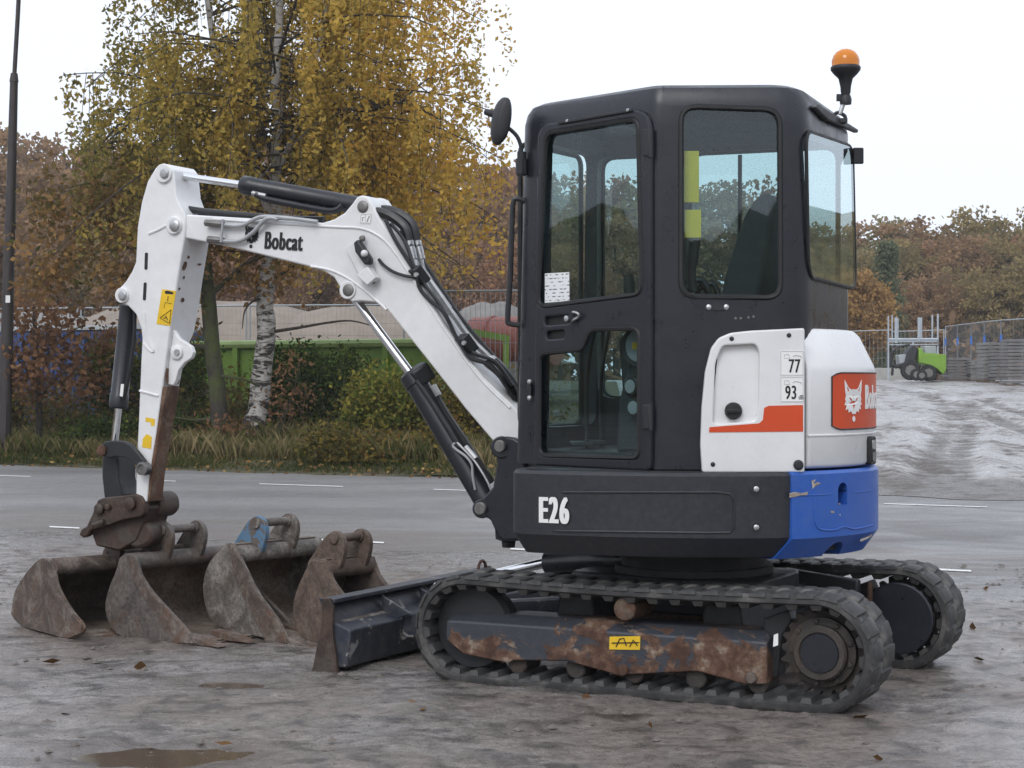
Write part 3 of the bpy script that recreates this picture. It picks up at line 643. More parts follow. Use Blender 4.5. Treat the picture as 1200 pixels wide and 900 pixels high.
# ------------------------------------------------------------------ boom, arm, cylinders (plates traced on the boom's own planes, with real width)
YB, WB = .12, .20
def bp_(u, v, y=YB): return onU(u, v, y)
def bpoly(px, y=YB, r=0): P = [bp_(u, v, y) for u, v in px]; return rpoly(P, r) if r else P
boom_px = [(197, 262), (199, 255), (205, 250), (214, 251), (330, 258), (378, 261), (391, 257), (404, 249), (413, 238), (418, 231), (424, 228.5), (431, 231), (437, 240), (444, 255), (461, 279), (490, 329), (518, 378), (565, 441), (603, 477), (618, 494), (622, 512), (610, 526), (596, 526), (580, 520), (546, 480), (500, 421), (464, 376), (452, 361), (440, 354.5), (422, 353), (413, 354), (405, 349), (399, 338), (391, 325), (380, 318), (364, 313), (300, 297), (267, 289), (211, 278), (201, 273)]
boom = obj('boom', G().prism(bpoly(boom_px), -LU * WB), M_white, EX, bevel=.008, smooth=35)
for px in ([(250, 257), (330, 262), (395, 266), (418, 267), (436, 272), (455, 286), (478, 318), (520, 384), (560, 440), (598, 478)],
           [(364, 312), (385, 316), (404, 324), (422, 336), (440, 351), (453, 363)]):
    obj('weld_seam', G().tube(spline([bp_(u, v, YB + .001) for u, v in px], 5), .0065, 8), M_white, boom)
def pin(u, v, r, m, parent, y=YB, l=.03, name='pivot_pin', boss=None, w=WB):
    if boss: obj('pin_boss', G().cyl(bp_(u, v, y + l * .55), bp_(u, v, y) - LU * (w + l * .55), boss, n=28), M_white, parent, bevel=.004)
    a = bp_(u, v, y + l); k = obj(name, G().lathe(a - LU * .02, LU, [(0, r), (.012, r), (.018, r * .75), (.019, r * .3)], 20), m, parent)
    return k
pin(424, 242, .030, M_pin, boom, l=.012); pin(407, 340, .032, M_pin, boom, l=.016, boss=.045)
# bucket-side pipes on the boom nose
def hose(name, px, r, m, parent, n=5, sides=8):               # px: (u, v, local y)
    return obj(name, G().tube(spline([onU(u, v, y) for u, v, y in px], n), r, sides), m, parent)
yb = YB + .025
hose('grey_pipe', [(243, 261, yb), (266, 264, yb), (284, 264, yb), (300, 256, yb), (312, 254, yb), (340, 256, yb), (372, 260, yb)], .011, M_pipe, boom)
hose('grey_pipe', [(246, 281, yb), (270, 283, yb), (284, 281, yb), (298, 271, yb), (312, 256.5, yb + .01), (326, 257, yb)], .011, M_pipe, boom)
for a, b in (((241, 261), (262, 263)), ((244, 280.5), (262, 282))):
    obj('pipe_fitting', G().tube([onU(*a, yb), onU(*b, yb)], [.018, .016], 8), M_pin, boom)
obj('pipe_clip', G().tube([onU(261.5, 257, yb + .012), onU(259, 284, yb + .012)], .008, 6), M_pipe, boom)
# brand lettering and emblem on the boom side
Mt = frame(onU(309.5, 291.2, YB + .0025), onU(365, 294.3, YB) - onU(310, 291.2, YB), UP)
obj('lettering', lettering('Bobcat', Mt, .124, .56, .0006, .001, heavy=.0036, space=1.13), M_decalk, boom, smooth=0)
Mt = frame(onU(295, 274, YB + .0025), onU(365, 294.3, YB) - onU(310, 291.2, YB), UP)
g = emblem(.72); g.v = [tuple(Mt @ Vector(q)) for q in g.v]
obj('emblem', g, M_decalk, boom, smooth=0)
lb = obj('warning_label', G().prism([onU(u, v, YB + .001) for u, v in [(421, 262), (422, 250.5), (436, 249.5), (434.5, 262.5)]], LU * .001), M_decalw, boom, smooth=0)
obj('label_border', G().tube([onU(u, v, YB + .0025) for u, v in [(422, 261), (423, 251.5), (428.5, 251.2), (428, 261.2), (428.5, 251.2), (435, 250.5), (433.8, 261.6)]], .0012, 4, closed=True), M_decalg, boom)
obj('pictogram', G().tube([onU(u, v, YB + .0025) for u, v in [(424.5, 259), (425, 255), (427, 254.5)]], .0016, 4).tube([onU(u, v, YB + .0025) for u, v in [(430, 260), (431.5, 256), (433, 253)]], .002, 4), M_decalk, boom)
# work lamp bracket on the boom
lp = obj('lamp_bracket', G().prism([onU(u, v, YB + .012) for u, v in [(406, 291), (419, 281), (441, 320), (426, 330)]], LU * .012), M_white, boom, bevel=.003)
obj('lamp_foot', G().prism([onU(u, v, YB + .012) for u, v in [(423, 323), (436, 313), (446, 326), (436, 335)]], LU * .05), M_white, lp, bevel=.004)
obj('work_lamp', G().prism([onU(u, v, YB + .024) for u, v in [(419, 285), (424, 281), (438, 303), (438, 310), (432, 311), (421, 296)]], LU * .045), M_black, lp, bevel=.008)
obj('lamp_knob', G().ball(onU(427, 297, YB + .075), .018, 8), M_white, lp)
for u, v in ((425, 279.5), (437, 329.5)): obj('screw', G().lathe(onU(u, v, YB + .024), LU, [(0, .016), (.012, .014), (.014, .006)], 10), M_pin, lp)
hose('lamp_cable', [(444, 304, YB + .01), (450, 311, YB + .02), (462, 319, YB + .02), (478, 324, YB + .02), (487, 324, YB + .01)], .008, M_hose, boom)
# hoses and pipes along the boom's back
y1, y2, y3 = .08, .0, .10
for y, du in ((.09, 0), (.02, 9)):
    hose('steel_pipe', [(463 + du, 284 - du * .6, y), (482 + du, 316 - du * .6, y), (510 + du, 356 - du * .6, y), (540 + du, 398 - du * .5, y), (562 + du, 420 - du * .4, y), (574 + du * .7, 426, y)], .016, M_pipe if du == 0 else M_steel, boom)
    hose('black_hose', [(430 + du, 248 - du * .2, y), (446 + du, 249 - du * .3, y), (462 + du, 256 - du * .4, y), (475 + du, 268 - du * .4, y), (479 + du, 284, y), (481 + du, 290, y)], .024, M_hose, boom)
    obj('hose_fitting', G().tube([onU(479 + du, 283, y), onU(485 + du, 304, y)], [.024, .019], 10), M_steel, boom)
    hose('steel_pipe', [(483 + du, 300, y), (488 + du * .9, 316, y), (505 + du * .8, 345, y), (520 + du * .8, 368, y)], .015, M_steel, boom)
    hose('black_hose', [(572 + du * .8, 424, y), (586 + du * .5, 436, y), (598 + du * .4, 452, y - .04), (608 + du * .4, 476, y - .10)], .027, M_hose, boom)
    obj('hose_fitting', G().tube([onU(566 + du, 420, y), onU(576 + du, 429, y)], [.021, .023], 10), M_steel, boom)
hose('thin_hose', [(452, 258, .13), (463, 281, .135), (478, 305, .135), (488, 322, .135), (492, 338, .135), (504, 352, .135), (520, 366, .135), (532, 390, .135), (540, 404, .135), (552, 420, .135), (575, 428, .12), (590, 448, .10), (603, 468, .06)], .010, M_hose, boom)
hose('thin_hose', [(458, 262, .125), (474, 282, .125), (486, 314, .14), (497, 332, .13), (515, 356, .13), (528, 380, .13), (537, 398, .13), (556, 414, .13), (580, 424, .12), (600, 452, .08)], .009, M_hose, boom)
hose('thin_hose', [(470, 270, .0), (492, 300, .0), (512, 330, .0), (540, 372, .0), (572, 410, .0), (592, 432, .0)], .010, M_hose, boom)
for u, v in ((486, 322), (542, 402)):
    c = obj('hose_clamp', G().box(onU(u + 2, v + 1, .09), (.09, .16, .05), Matrix.Rotation(AU, 3, 'Z') @ Matrix.Rotation(.9, 3, 'Y')), M_black, boom, bevel=.006)
    obj('clamp_bolt', G().lathe(onU(u + 2, v, .17), LU, [(0, .013), (.01, .011)], 8), M_steel, c)
for u, v in ((533, 363), (524, 373)): obj('cable_tie', G().box(onU(u, v, .12), (.03, .09, .012), Matrix.Rotation(.9, 3, 'Y')), M_hose, boom)

# --- dipper arm
YA, WA = .135, .23
arm_px = [(182, 197), (186, 193), (191, 191.5), (198, 193), (203, 199), (205, 217), (206, 228), (210, 239), (217, 251), (217, 262), (216, 278), (208, 327), (204, 356), (199, 388), (196, 410), (193, 433), (183, 508), (175, 556), (172.5, 588), (166, 589), (159, 580), (160.5, 530), (162.5, 487), (165, 425), (166.5, 396), (165, 384), (159, 368), (150, 358.5), (142, 355.5), (136, 351), (135.5, 345), (139, 338.5), (147, 330), (154, 319), (159, 307), (160, 285), (161, 266), (166, 236), (173, 212)]
def wa(v): return WA - .112 * min(1, max(0, (v - 375) / 75))      # the arm's box narrows towards the tip
def tapered(px, y, cut=0): return G().rings([[onU(u, v, y) for u, v in px], [onU(u, v, y) - LU * (wa(v) - cut) for u, v in px]])
arm = obj('dipper_arm', tapered(arm_px, YA), M_white, EX, bevel=.007, smooth=35)
for u, v, b_, r_ in ((191, 203, .048, .026), (203, 264, .045, .03), (142, 346, .04, .026)): pin(u, v, r_, M_steel, arm, YA, .03, boss=b_, w=WA)
# rear ear of the arm's underside, with its boss
ear = [(200, 386), (207, 397), (214, 401), (221, 406), (223.5, 413), (221, 420), (213, 425), (206, 434), (203, 446), (200, 452), (193, 450), (195, 420), (198, 400)]
for yy in (YA - .03, YA - WA + .125):
    e_ = obj('arm_ear', G().prism([onU(u + 3, v, yy) for u, v in ear], -LU * .03), M_white, arm, bevel=.005)
    obj('pin_boss', G().lathe(onU(208, 413, yy), LU, [(-.03, .036), (.012, .036), (.016, .030)], 24), M_white, e_)
    obj('pivot_pin', G().lathe(onU(208, 413, yy + .012), LU, [(0, .019), (.012, .016)], 6), M_steel, e_)
for px in ([(174, 274), (186, 269), (199, 262)], [(168, 402), (173, 408), (178, 412), (181, 411)], [(169, 366), (171, 385), (176, 402), (180, 410)], [(163.5, 458), (175, 461), (186, 464)]):
    obj('weld_seam', G().tube(spline([onU(u, v, YA + .001) for u, v in px], 4), .007, 6), M_white, arm)
for px in ([(170, 296), (173.5, 296), (172.8, 316), (169.3, 316)], [(168.5, 331), (172, 331), (171, 352), (167.5, 352)]):
    obj('slot', G().prism(rpoly([onU(u, v, YA + .0005) for u, v in px], .008), LU * .0015), M_rubber, arm, smooth=0)
st = obj('warning_sticker', G().prism([onU(u, v, YA + .001) for u, v in [(190, 339), (206.5, 341), (199.5, 382), (183.5, 379.5)]], LU * .0012), M_yellow, arm, smooth=0)
yk = YA + .003
obj('warning_triangle', G().tube([onU(u, v, yk) for u, v in [(187.5, 372.5), (200.5, 363), (198.5, 379)]], .0028, 4, closed=True), M_decalk, st)
obj('pictogram', G().prism([onU(u, v, yk - .0008) for u, v in [(193, 341.5), (196, 340.5), (203, 342.5), (203, 345), (198, 344.5), (194, 344.5)]], LU * .0008).tube([onU(u, v, yk) for u, v in [(197, 347), (196.5, 353)]], .0022, 4).tube([onU(u, v, yk) for u, v in [(192, 361), (193.5, 354.5), (201, 356)]], .0012, 4).tube([onU(u, v, yk) for u, v in [(191.5, 373), (195, 372), (196.5, 375), (194, 370)]], .0025, 4), M_decalk, st)
for px in ([(171, 489), (181.5, 491), (181, 499), (177, 499), (177, 495), (170.5, 494)], [(167.5, 514), (172, 508.5), (178, 512), (177, 526), (166.5, 524)]):
    obj('torn_sticker', G().prism([onU(u, v, YA + .001) for u, v in px], LU * .001), M_yellow, arm, smooth=0)
# bare rusty wear plate on the arm's underside (the side that faces the machine)
wp = [(194, 432), (197, 446), (183, 510), (176, 556), (174.5, 582), (171, 586), (173, 556), (182, 508)]
obj('wear_plate', tapered([(188, 449), (192.5, 456), (196, 452), (194.5, 462), (186.5, 508), (178.5, 556), (175.5, 588), (170, 588), (173, 556), (180, 508)], YA - .004, .004), M_wear, arm, bevel=.004)
# rust showing through on the arm's underside
def under(v, d): return onU(np.interp(v, [278, 327, 356, 388, 410, 433], [216, 208, 204, 199, 196, 193]) + .3, v, YA) - LU * d - FU * .0012
for v0, v1, d0, d1 in ((298, 303, .05, .075), (305, 318, .02, .06), (322, 327, .04, .06), (336, 340, .015, .035), (348, 354, .05, .085), (306, 309, .15, .19), (430, 452, .0, .05), (440, 452, .07, .13)):
    n_ = 9; P = []
    for k in range(n_):
        a = 2 * PI * k / n_; r_ = random.uniform(.7, 1.1); P.append(under((v0 + v1) / 2 + (v1 - v0) / 2 * r_ * math.sin(a), (d0 + d1) / 2 + (d1 - d0) / 2 * r_ * math.cos(a)))
    obj('rust_patch', G().prism(P, -FU * .0006), M_wear, arm, smooth=0)
# --- arm cylinder above the boom
def cylr(name, a, b, r0, c, d, r1, parent, m=M_cyl, ya=.04):
    body = obj(name, G().lathe(onU(*a, ya), onU(*b, ya) - onU(*a, ya), [(0, r1 * .9), (.01, r1 * 1.08), (.07, r1 * 1.08), (.075, r1), ((onU(*b, ya) - onU(*a, ya)).length, r1)], 28), m, parent, smooth=40)
    obj('piston_rod', G().cyl(onU(*c, ya), onU(*d, ya), r0, n=20), M_chrome, body)
    return body
ac = cylr('arm_cylinder', (284, 216.5), (421, 241), .019, (206, 205.5), (286, 217), .045, EX)
obj('rod_eye', G().cyl(onU(192, 203, .09), onU(192, 203, -.01), .04, n=20).tube([onU(193, 203.5, .04), onU(214, 206.5, .04)], [.03, .026], 12), M_black, ac)
hose('feed_pipe', [(300, 228, .085), (312, 233, .085), (330, 237, .085), (372, 245, .085), (392, 247, .085), (402, 241, .085)], .017, M_cyl, ac)
obj('pipe_fitting', G().tube([onU(296, 226.5, .085), onU(312, 230, .085)], .014, 8), M_steel, ac)
obj('far_boom_ear', G().prism([onU(u + 20, v + 3, -.04) for u, v in [(413, 238), (418, 231), (424, 228.5), (431, 231), (437, 240), (450, 266), (420, 262)]], -LU * .04), M_white, boom, bevel=.005)
hose('black_hose', [(213, 244, .05), (240, 248, .05), (280, 252, .05), (330, 256, .04), (380, 258, .04)], .018, M_hose, ac)
hose('black_hose', [(214, 248, .0), (250, 251, .0), (300, 254, .0), (340, 255, .0)], .014, M_hose, ac)
# --- boom cylinder below
bc = cylr('boom_cylinder', (481, 437), (572, 592), .022, (410, 342), (483, 440), .056, EX, ya=.02)
obj('gland_block', G().box(onU(493, 439, .02), (.09, .10, .10), Matrix.Rotation(AU, 3, 'Z') @ Matrix.Rotation(.98, 3, 'Y')), M_black, bc, bevel=.012)
hose('steel_pipe', [(488, 446, .09), (505, 470, .085), (530, 510, .085), (538, 524, .085)], .012, M_black, bc)
hose('black_hose', [(506, 456, .02), (520, 482, .02), (548, 524, .02), (575, 566, .01)], .022, M_hose, bc)
obj('hose_fitting', G().tube([onU(507, 452, .03), onU(514, 464, .03)], .018, 8), M_steel, bc)
obj('hose_fitting', G().tube([onU(545, 524, .08), onU(557, 538, .08)], .016, 8), M_steel, bc)
hose('grease_line', [(557, 574, .085), (554, 558, .09), (553, 545, .09), (546, 535, .09), (535, 527, .09), (531, 522, .09), (535, 519, .09), (540, 523, .09)], .0065, M_pipe, bc)
hose('grease_line', [(540, 523, .09), (556, 540, .09), (570, 562, .09), (576, 576, .085)], .0055, M_pipe, bc)
# --- swing post
sp_px = [(581, 522), (584, 514), (592, 511.5), (602, 513), (612, 520), (616, 560), (616, 632), (591, 634), (583, 629), (578, 618), (574, 609), (565, 604.5), (559, 598), (560, 589), (566, 583), (577, 571), (582, 544)]
post = obj('swing_post', G().prism(bpoly(sp_px, .155), -LU * .05).prism(bpoly(sp_px, -.06), -LU * .05), M_cab, EX, bevel=.01)
obj('post_web', G().prism(bpoly([(600, 540), (630, 540), (630, 634), (590, 634), (580, 600), (590, 570)], .11), -LU * .18), M_black, post, bevel=.01)
for u, v, r_ in ((587.5, 523, .030), (564.5, 596, .032)):
    obj('pivot_pin', G().lathe(bp_(u, v, .155), LU, [(-.3, r_), (.02, r_), (.026, r_ * .8)], 22), M_pin, post)
obj('pin_boss', G().cyl(bp_(588, 524, .164), bp_(588, 524, -.11), .052, n=26), M_cab, post, bevel=.005)
obj('pin_boss', G().cyl(bp_(565, 596, .164), bp_(565, 596, -.11), .046, n=26), M_cab, post, bevel=.005)
kp = bp_(596, 600, .03)
obj('king_pin', G().lathe(Vector((kp.x, kp.y, bp_(596, 634, .03).z)), UP, [(-.03, .03), (0, .034), (.01, .062), (.075, .066), (.08, .056), (.10, .056), (.105, .066), (.17, .062), (.18, .04)], 24), M_black, post)
obj('swing_rod', G().cyl(bp_(601, 616, .12), bp_(625, 617, .12), .022), M_steel, post)
# --- bucket cylinder and linkage on the far side of the arm
kc = cylr('bucket_cylinder', (138.5, 478), (151, 358), .020, (134, 520), (139, 476), .047, EX, ya=.02)
obj('cylinder_label', G().prism([onU(u, v, .075) for u, v in [(140.5, 464), (142, 450), (145.5, 450), (144, 465)]], LU * .002), M_decalw, kc, smooth=0)
hose('feed_pipe', [(158, 366, .06), (157, 400, .07), (151, 440, .075), (145, 468, .07)], .010, M_hose, kc)
lk = [(117, 528), (118.5, 521), (124, 517), (133, 516), (145, 517), (153, 521), (161, 530), (168, 539), (174, 549), (173.5, 555), (168, 557.5), (163, 554), (160, 547), (154, 541), (146, 536.5), (136, 535.5), (126, 537), (120, 535.5)]
for y in (YA + .045, YA - WA - .012):
    l_ = obj('link_arm', G().prism([onU(u, v, y) for u, v in lk], -LU * .032), M_black if y > 0 else M_black, EX, bevel=.007)
    obj('link_pin', G().lathe(onU(167.5, 549, y), LU, [(-.03, .034), (.014, .034), (.016, .022), (.01, .018)], 22), M_pin, l_)
    obj('link_pin', G().lathe(onU(120, 528, y), LU, [(-.03, .03), (.012, .028), (.014, .02)], 22), M_rust, l_)
obj('push_link', G().prism([onU(u, v, .11) for u, v in [(119, 536), (123, 531), (137, 534), (138, 541), (138, 560), (144, 582), (138, 586), (122, 586), (119, 560)]], -LU * .16), M_black, EX, bevel=.012)
# --- quick coupler with hooked ear
cp_px = [(95, 620), (101, 617), (108, 602), (114, 586), (122, 583), (150, 580), (158, 578.5), (166, 582), (169.5, 590), (168.5, 602), (165, 606), (142, 610), (124, 617), (105, 622.5), (103, 628), (97, 630.5), (92.5, 627)]
qc = obj('quick_coupler', G().prism([onU(u, v, .15) for u, v in cp_px], -LU * .045).prism([onU(u, v, -.10) for u, v in cp_px], -LU * .045), M_coup, EX, bevel=.008)
obj('coupler_body', G().prism([onU(u, v, .105) for u, v in [(106, 622), (116, 588), (164, 586), (176, 594), (170, 612), (160, 634), (140, 646), (112, 640)]], -LU * .20), M_coup, qc, bevel=.012)
obj('coupler_lobe', G().prism(rpoly([onU(u, v, .02) for u, v in [(166, 588), (176, 575), (190, 580), (192, 598), (184, 607), (168, 606)]], .05), -LU * .16), M_coup, qc, bevel=.02)
obj('coupler_lobe', G().prism(rpoly([onU(u, v, .10) for u, v in [(150, 612), (172, 610), (179, 622), (177, 636), (164, 644), (150, 642)]], .06), -LU * .18), M_coup, qc, bevel=.02)
for u, v, r_ in ((118, 596, .028), (154, 590, .033), (128, 594, .016)): obj('pivot_pin', G().lathe(onU(u, v, .15), LU, [(0, r_), (.02, r_), (.026, r_ * .7)], 18), M_coup, qc)
obj('safety_pin', G().tube([onU(109, 616, .165), onU(122, 611, .165)], .014, 8).tube([onU(108, 619, .165), onU(121, 614, .165)], .008, 6), M_coup, qc)

# ------------------------------------------------------------------ undercarriage
XF, XR, RW = .78, -.815, .243
def loop_path(n=400):
    L = []; top = XF - XR
    for i in range(60): t = i / 60; x = XR + top * t; L.append((x, 2 * RW - .012 * math.sin(PI * t)))
    for i in range(60): a = PI / 2 - PI * i / 60; L.append((XF + RW * math.cos(a), RW + RW * math.sin(a)))
    for i in range(60): t = i / 60; L.append((XF - top * t, 0))
    for i in range(60): a = -PI / 2 - PI * i / 60; L.append((XR + RW * math.cos(a), RW + RW * math.sin(a)))
    return L
LP = loop_path(); CL = [0]
for i in range(len(LP)): a, b = LP[i], LP[(i + 1) % len(LP)]; CL.append(CL[-1] + math.hypot(b[0] - a[0], b[1] - a[1]))
def along(s):
    s %= CL[-1]; i = int(np.searchsorted(CL, s, side='right')) - 1; i = min(i, len(LP) - 1)
    t = (s - CL[i]) / max(CL[i + 1] - CL[i], 1e-6); a, b = LP[i], LP[(i + 1) % len(LP)]
    dx, dz = b[0] - a[0], b[1] - a[1]; l = math.hypot(dx, dz); tx, tz = dx / l, dz / l
    return a[0] + dx * t, a[1] + dz * t, tx, tz, -tz, tx              # point, tangent, outward normal
LUGH = .014
def track(yc):
    rs = []
    for i in range(240):
        x, z, tx, tz, ox, oz = along(CL[-1] * i / 240)
        if i == 0: pass
        sec = [(-.152, -LUGH - .010), (-.147, -.006), (-.130, -LUGH), (.130, -LUGH), (.147, -.006), (.152, -LUGH - .010), (.152, -LUGH - .026), (.14, -LUGH - .034), (-.14, -LUGH - .034), (-.152, -LUGH - .026)]
        rs.append([mpl(x + ox * d, yc + y, z + oz * d) for y, d in sec])
    g = G().rings(rs + [rs[0]], cap=False)
    tr = obj('rubber_track', g, M_track, EX, smooth=40)
    off = P0
    # tread lugs: two staggered rows of chunky tapered blocks
    lg = G().rings([[Vector(p) for p in q] for q in ([(-.043, -.066, -.004), (.040, -.066, -.004), (.026, .086, -.004), (-.046, .086, -.004)], [(-.040, -.060, LUGH * .6), (.036, -.060, LUGH * .6), (.021, .080, LUGH * .6), (-.042, .080, LUGH * .6)], [(-.028, -.050, LUGH), (.024, -.050, LUGH), (.012, .070, LUGH), (-.030, .070, LUGH)])])
    lm = make_mesh('tread_lug', lg, M_track); rb = make_mesh('guide_rib', G().rings([[Vector(p) for p in q] for q in ([(-.026, -.145, 0), (.026, -.145, 0), (.026, .145, 0), (-.026, .145, 0)], [(-.017, -.135, -.022), (.017, -.135, -.022), (.017, .135, -.022), (-.017, .135, -.022)])]), M_track)
    n = 47
    for k in range(n):
        for side in (0, 1):
            x, z, tx, tz, ox, oz = along(CL[-1] * (k + .5 * side) / n)
            T, O, S = FM * tx + UP * tz, FM * ox + UP * oz, LM * (1 if side else -1)
            Tt = T if side else -T
            M = Matrix((Tt, S, O)).transposed().to_4x4()
            if M.determinant() < 0: M = Matrix((-Tt, S, O)).transposed().to_4x4()
            M.translation = mpl(x - ox * LUGH, yc + (.072 if side else -.072), z - oz * LUGH)
            inst('tread_lug', lm, M, tr)
        x, z, tx, tz, ox, oz = along(CL[-1] * k / n); T, O = FM * tx + UP * tz, FM * ox + UP * oz
        M = Matrix((T, LM, O)).transposed().to_4x4()
        if M.determinant() < 0: M = Matrix((-T, LM, O)).transposed().to_4x4()
        dd = LUGH + .032; M.translation = mpl(x - ox * dd, yc, z - oz * dd); inst('guide_rib', rb, M, tr)
    return tr
for yc in (.625, -.625):
    sg = 1 if yc > 0 else -1
    track(yc)
    # side beam
    o_ = yc + sg * .045
    bx = [(-.60, .105), (-.50, .098), (-.30, .135), (.0, .100), (.04, .085), (.10, .10), (.30, .135), (.55, .120), (.58, .105), (.80, .13), (.89, .19), (.885, .285), (.86, .312), (-.575, .312), (-.60, .29)]
    P = [mpl(x, yc + sg * .105, z) for x, z in bx]; inn = [mpl(x, yc - sg * .10, z) for x, z in bx]
    beam = obj('track_beam', G().rings([inn, [mpl(x, yc + sg * .050, z) for x, z in bx], [mpl(x, yc + sg * .105, min(z, .272)) for x, z in bx]]), M_beam, EX, bevel=.006)
    for x, z in ((-.535, .125), (.03, .115)):
        obj('roller_bolt', G().lathe(mpl(x, yc + sg * .105, z), LM * sg, [(0, .026), (.008, .026), (.018, .018)], 12), M_rust, beam)
    for x in (-.55, -.28, .0, .27, .55):
        obj('track_roller', G().cyl(mpl(x, yc - .075, .100), mpl(x, yc + .075, .100), .046, n=22), M_sproc, EX, bevel=.008)
    obj('carrier_roller', G().cyl(mpl(.02 if sg > 0 else .0, yc - .09, .375), mpl(.02 if sg > 0 else 0, yc + .125, .375), .050, n=22), M_rust, EX, bevel=.006)
    # front idler
    idl = obj('idler_wheel', G().lathe(mpl(XF, yc, RW), LM, [(-.055, .10), (-.055, .175), (-.03, .19), (.03, .19), (.055, .175), (.055, .10)], 36), M_black, EX, smooth=30)
    # drive sprocket with teeth
    sp = G(); c0 = mpl(XR, yc, RW); m_ = 22; rim = []
    for k in range(m_ * 4):
        a = 2 * PI * k / (m_ * 4); r_ = .19 if k % 4 in (0, 1) else .163; rim.append((a, r_))
    sp.prism([c0 + LM * .022 + (FM * math.cos(a) + UP * math.sin(a)) * r_ for a, r_ in rim], -LM * .044)
    spo = obj('drive_sprocket', sp, M_sproc, EX, bevel=.004)
    hub = obj('final_drive', G().lathe(c0 + LM * sg * .0, LM * sg, [(-.12, .13), (.02, .135), (.03, .14), (.055, .14), (.062, .112), (.09, .112), (.098, .104), (.098, .085), (.090, .082), (.090, .0)], 40), M_sproc, spo, smooth=35)
    obj('drive_cover', G().lathe(c0 + LM * sg * .0905, LM * sg, [(0, .08), (.004, .077)], 36), M_cab, spo)
    for k in range(9):
        a = 2 * PI * k / 9; obj('bolt', G().lathe(c0 + LM * sg * .06 + (FM * math.cos(a) + UP * math.sin(a)) * .125, LM * sg, [(0, .011), (.008, .011), (.010, .007)], 6), M_sproc, spo)
    if sg < 0: obj('motor_guard', G().lathe(c0 - LM * sg * .155, -LM * sg, [(-.05, .16), (0, .165), (.006, .158), (.0065, .0)], 40), M_cab, spo, smooth=35)
    # end bracket of the beam beside the sprocket
    obj('motor_bracket', G().prism([mpl(x, yc + sg * .03, z) for x, z in [(-.56, .12), (-.56, .36), (-.66, .40), (-.68, .36), (-.64, .30), (-.62, .12)]], LM * -sg * .10), M_black, EX, bevel=.006)
pt = beam_pt = None
def bm_(u, v, l=.002): return onM(u, v, .625 + .105 + l)
ys = obj('tow_label', G().prism([bm_(u, v) for u, v in [(714, 761), (714.5, 746), (750.5, 745.5), (750, 761.5)]], LM * .0015), M_yellow, EX, smooth=0)
obj('label_lines', G().tube([bm_(u, v, .0045) for u, v in [(717, 753.5), (749, 753)]], .003, 4).tube([bm_(u, v, .0045) for u, v in [(722, 758), (726, 749), (731, 748), (734, 757)]], .0028, 4).tube([bm_(u, v, .0045) for u, v in [(738, 758), (742, 750), (747, 757)]], .0028, 4), M_decalk, ys)
obj('beam_sticker', G().prism([onM(u, v, .735) for u, v in [(906, 758), (907, 744), (912, 742), (912, 756)]], LM * .002), M_decalw, EX, smooth=0)
# centre frame and slew ring
cf = obj('centre_frame', G().prism(rpoly([mpl(x, y, .30) for x, y in [(.50, .30), (.50, -.30), (-.42, -.30), (-.42, .30)]], .08), UP * .17), M_black, EX, bevel=.015)
obj('slew_ring', G().lathe(mpl(0, 0, .47), UP, [(0, .36), (.03, .36), (.03, .33), (.12, .33)], 48), M_black, cf)
for x in (.34, -.34):
    obj('cross_member', G().prism([mpl(x + dx, y, z) for dx, z in [(-.10, .26), (.10, .26), (.08, .40), (-.08, .40)] for y in [.55]], -LM * 1.1), M_black, cf, bevel=.012)
obj('travel_hose_guard', G().prism([mpl(x, -.36, z) for x, z in [(-.3, .30), (-.62, .30), (-.66, .34), (-.66, .42), (-.3, .46)]], -LM * .06), M_black, cf, bevel=.01)
obj('tie_down_eye', G().tube([mpl(-.70, -.42, .36) + FM * .0 + (UP * math.sin(a) * .045 + LM * math.cos(a) * .014) for a in [2 * PI * k / 16 for k in range(16)]], .009, 6, closed=True), M_rust, cf)
# under-cab dark pan
obj('belly_plate', G().prism([mpl(.45 * math.cos(a), .45 * math.sin(a), .56) for a in [2 * PI * k / 32 for k in range(32)]], UP * .02), M_black, EX)

# ------------------------------------------------------------------ dozer blade
XB, BH, HW = 1.50, .335, .775
bl = thing_parent = obj('dozer_blade', G().rings([[mpl(XB + .10 * (1 - math.sin(PI * t * .9 + .1)) - .05 + d, y, BH * t + .004) for t in [i / 10 for i in range(11)] for d in (0,)] + [mpl(XB + .10 * (1 - math.sin(PI * t * .9 + .1)) - .05 - .016, y, BH * t + .004) for t in [i / 10 for i in range(10, -1, -1)]] for y in (HW, -HW)]), M_blade, EX, smooth=40)
obj('box_beam', G().prism([mpl(x, HW - .002, z) for x, z in [(XB - .03, .025), (XB - .125, .035), (XB - .145, .205), (XB - .03, .245)]], -LM * (2 * HW - .004)), M_blade, bl, bevel=.008)
obj('top_rail', G().prism([mpl(x, HW, z) for x, z in [(XB + .02, BH - .012), (XB - .06, BH - .012), (XB - .06, BH + .006), (XB + .02, BH + .006)]], -LM * 2 * HW), M_blade, bl, bevel=.003)
ep = [(XB + .06, .0), (XB - .085, .0), (XB - .075, .08), (XB - .055, .20), (XB - .06, .31), (XB - .04, BH + .012), (XB - .0, BH + .012), (XB + .005, .22), (XB + .05, .03)]
for y in (HW + .016, -HW): obj('end_plate', G().prism([mpl(x, y, z) for x, z in ep], -LM * .02), M_coup, bl, bevel=.004)
for y in (.34, -.02, -.36): obj('rib', G().prism([mpl(x, y, z) for x, z in [(XB - .04, BH - .01), (XB - .055, BH - .03), (XB - .20, .235), (XB - .12, .2), (XB - .05, .22)]], -LM * .016), M_blade, bl, bevel=.002)
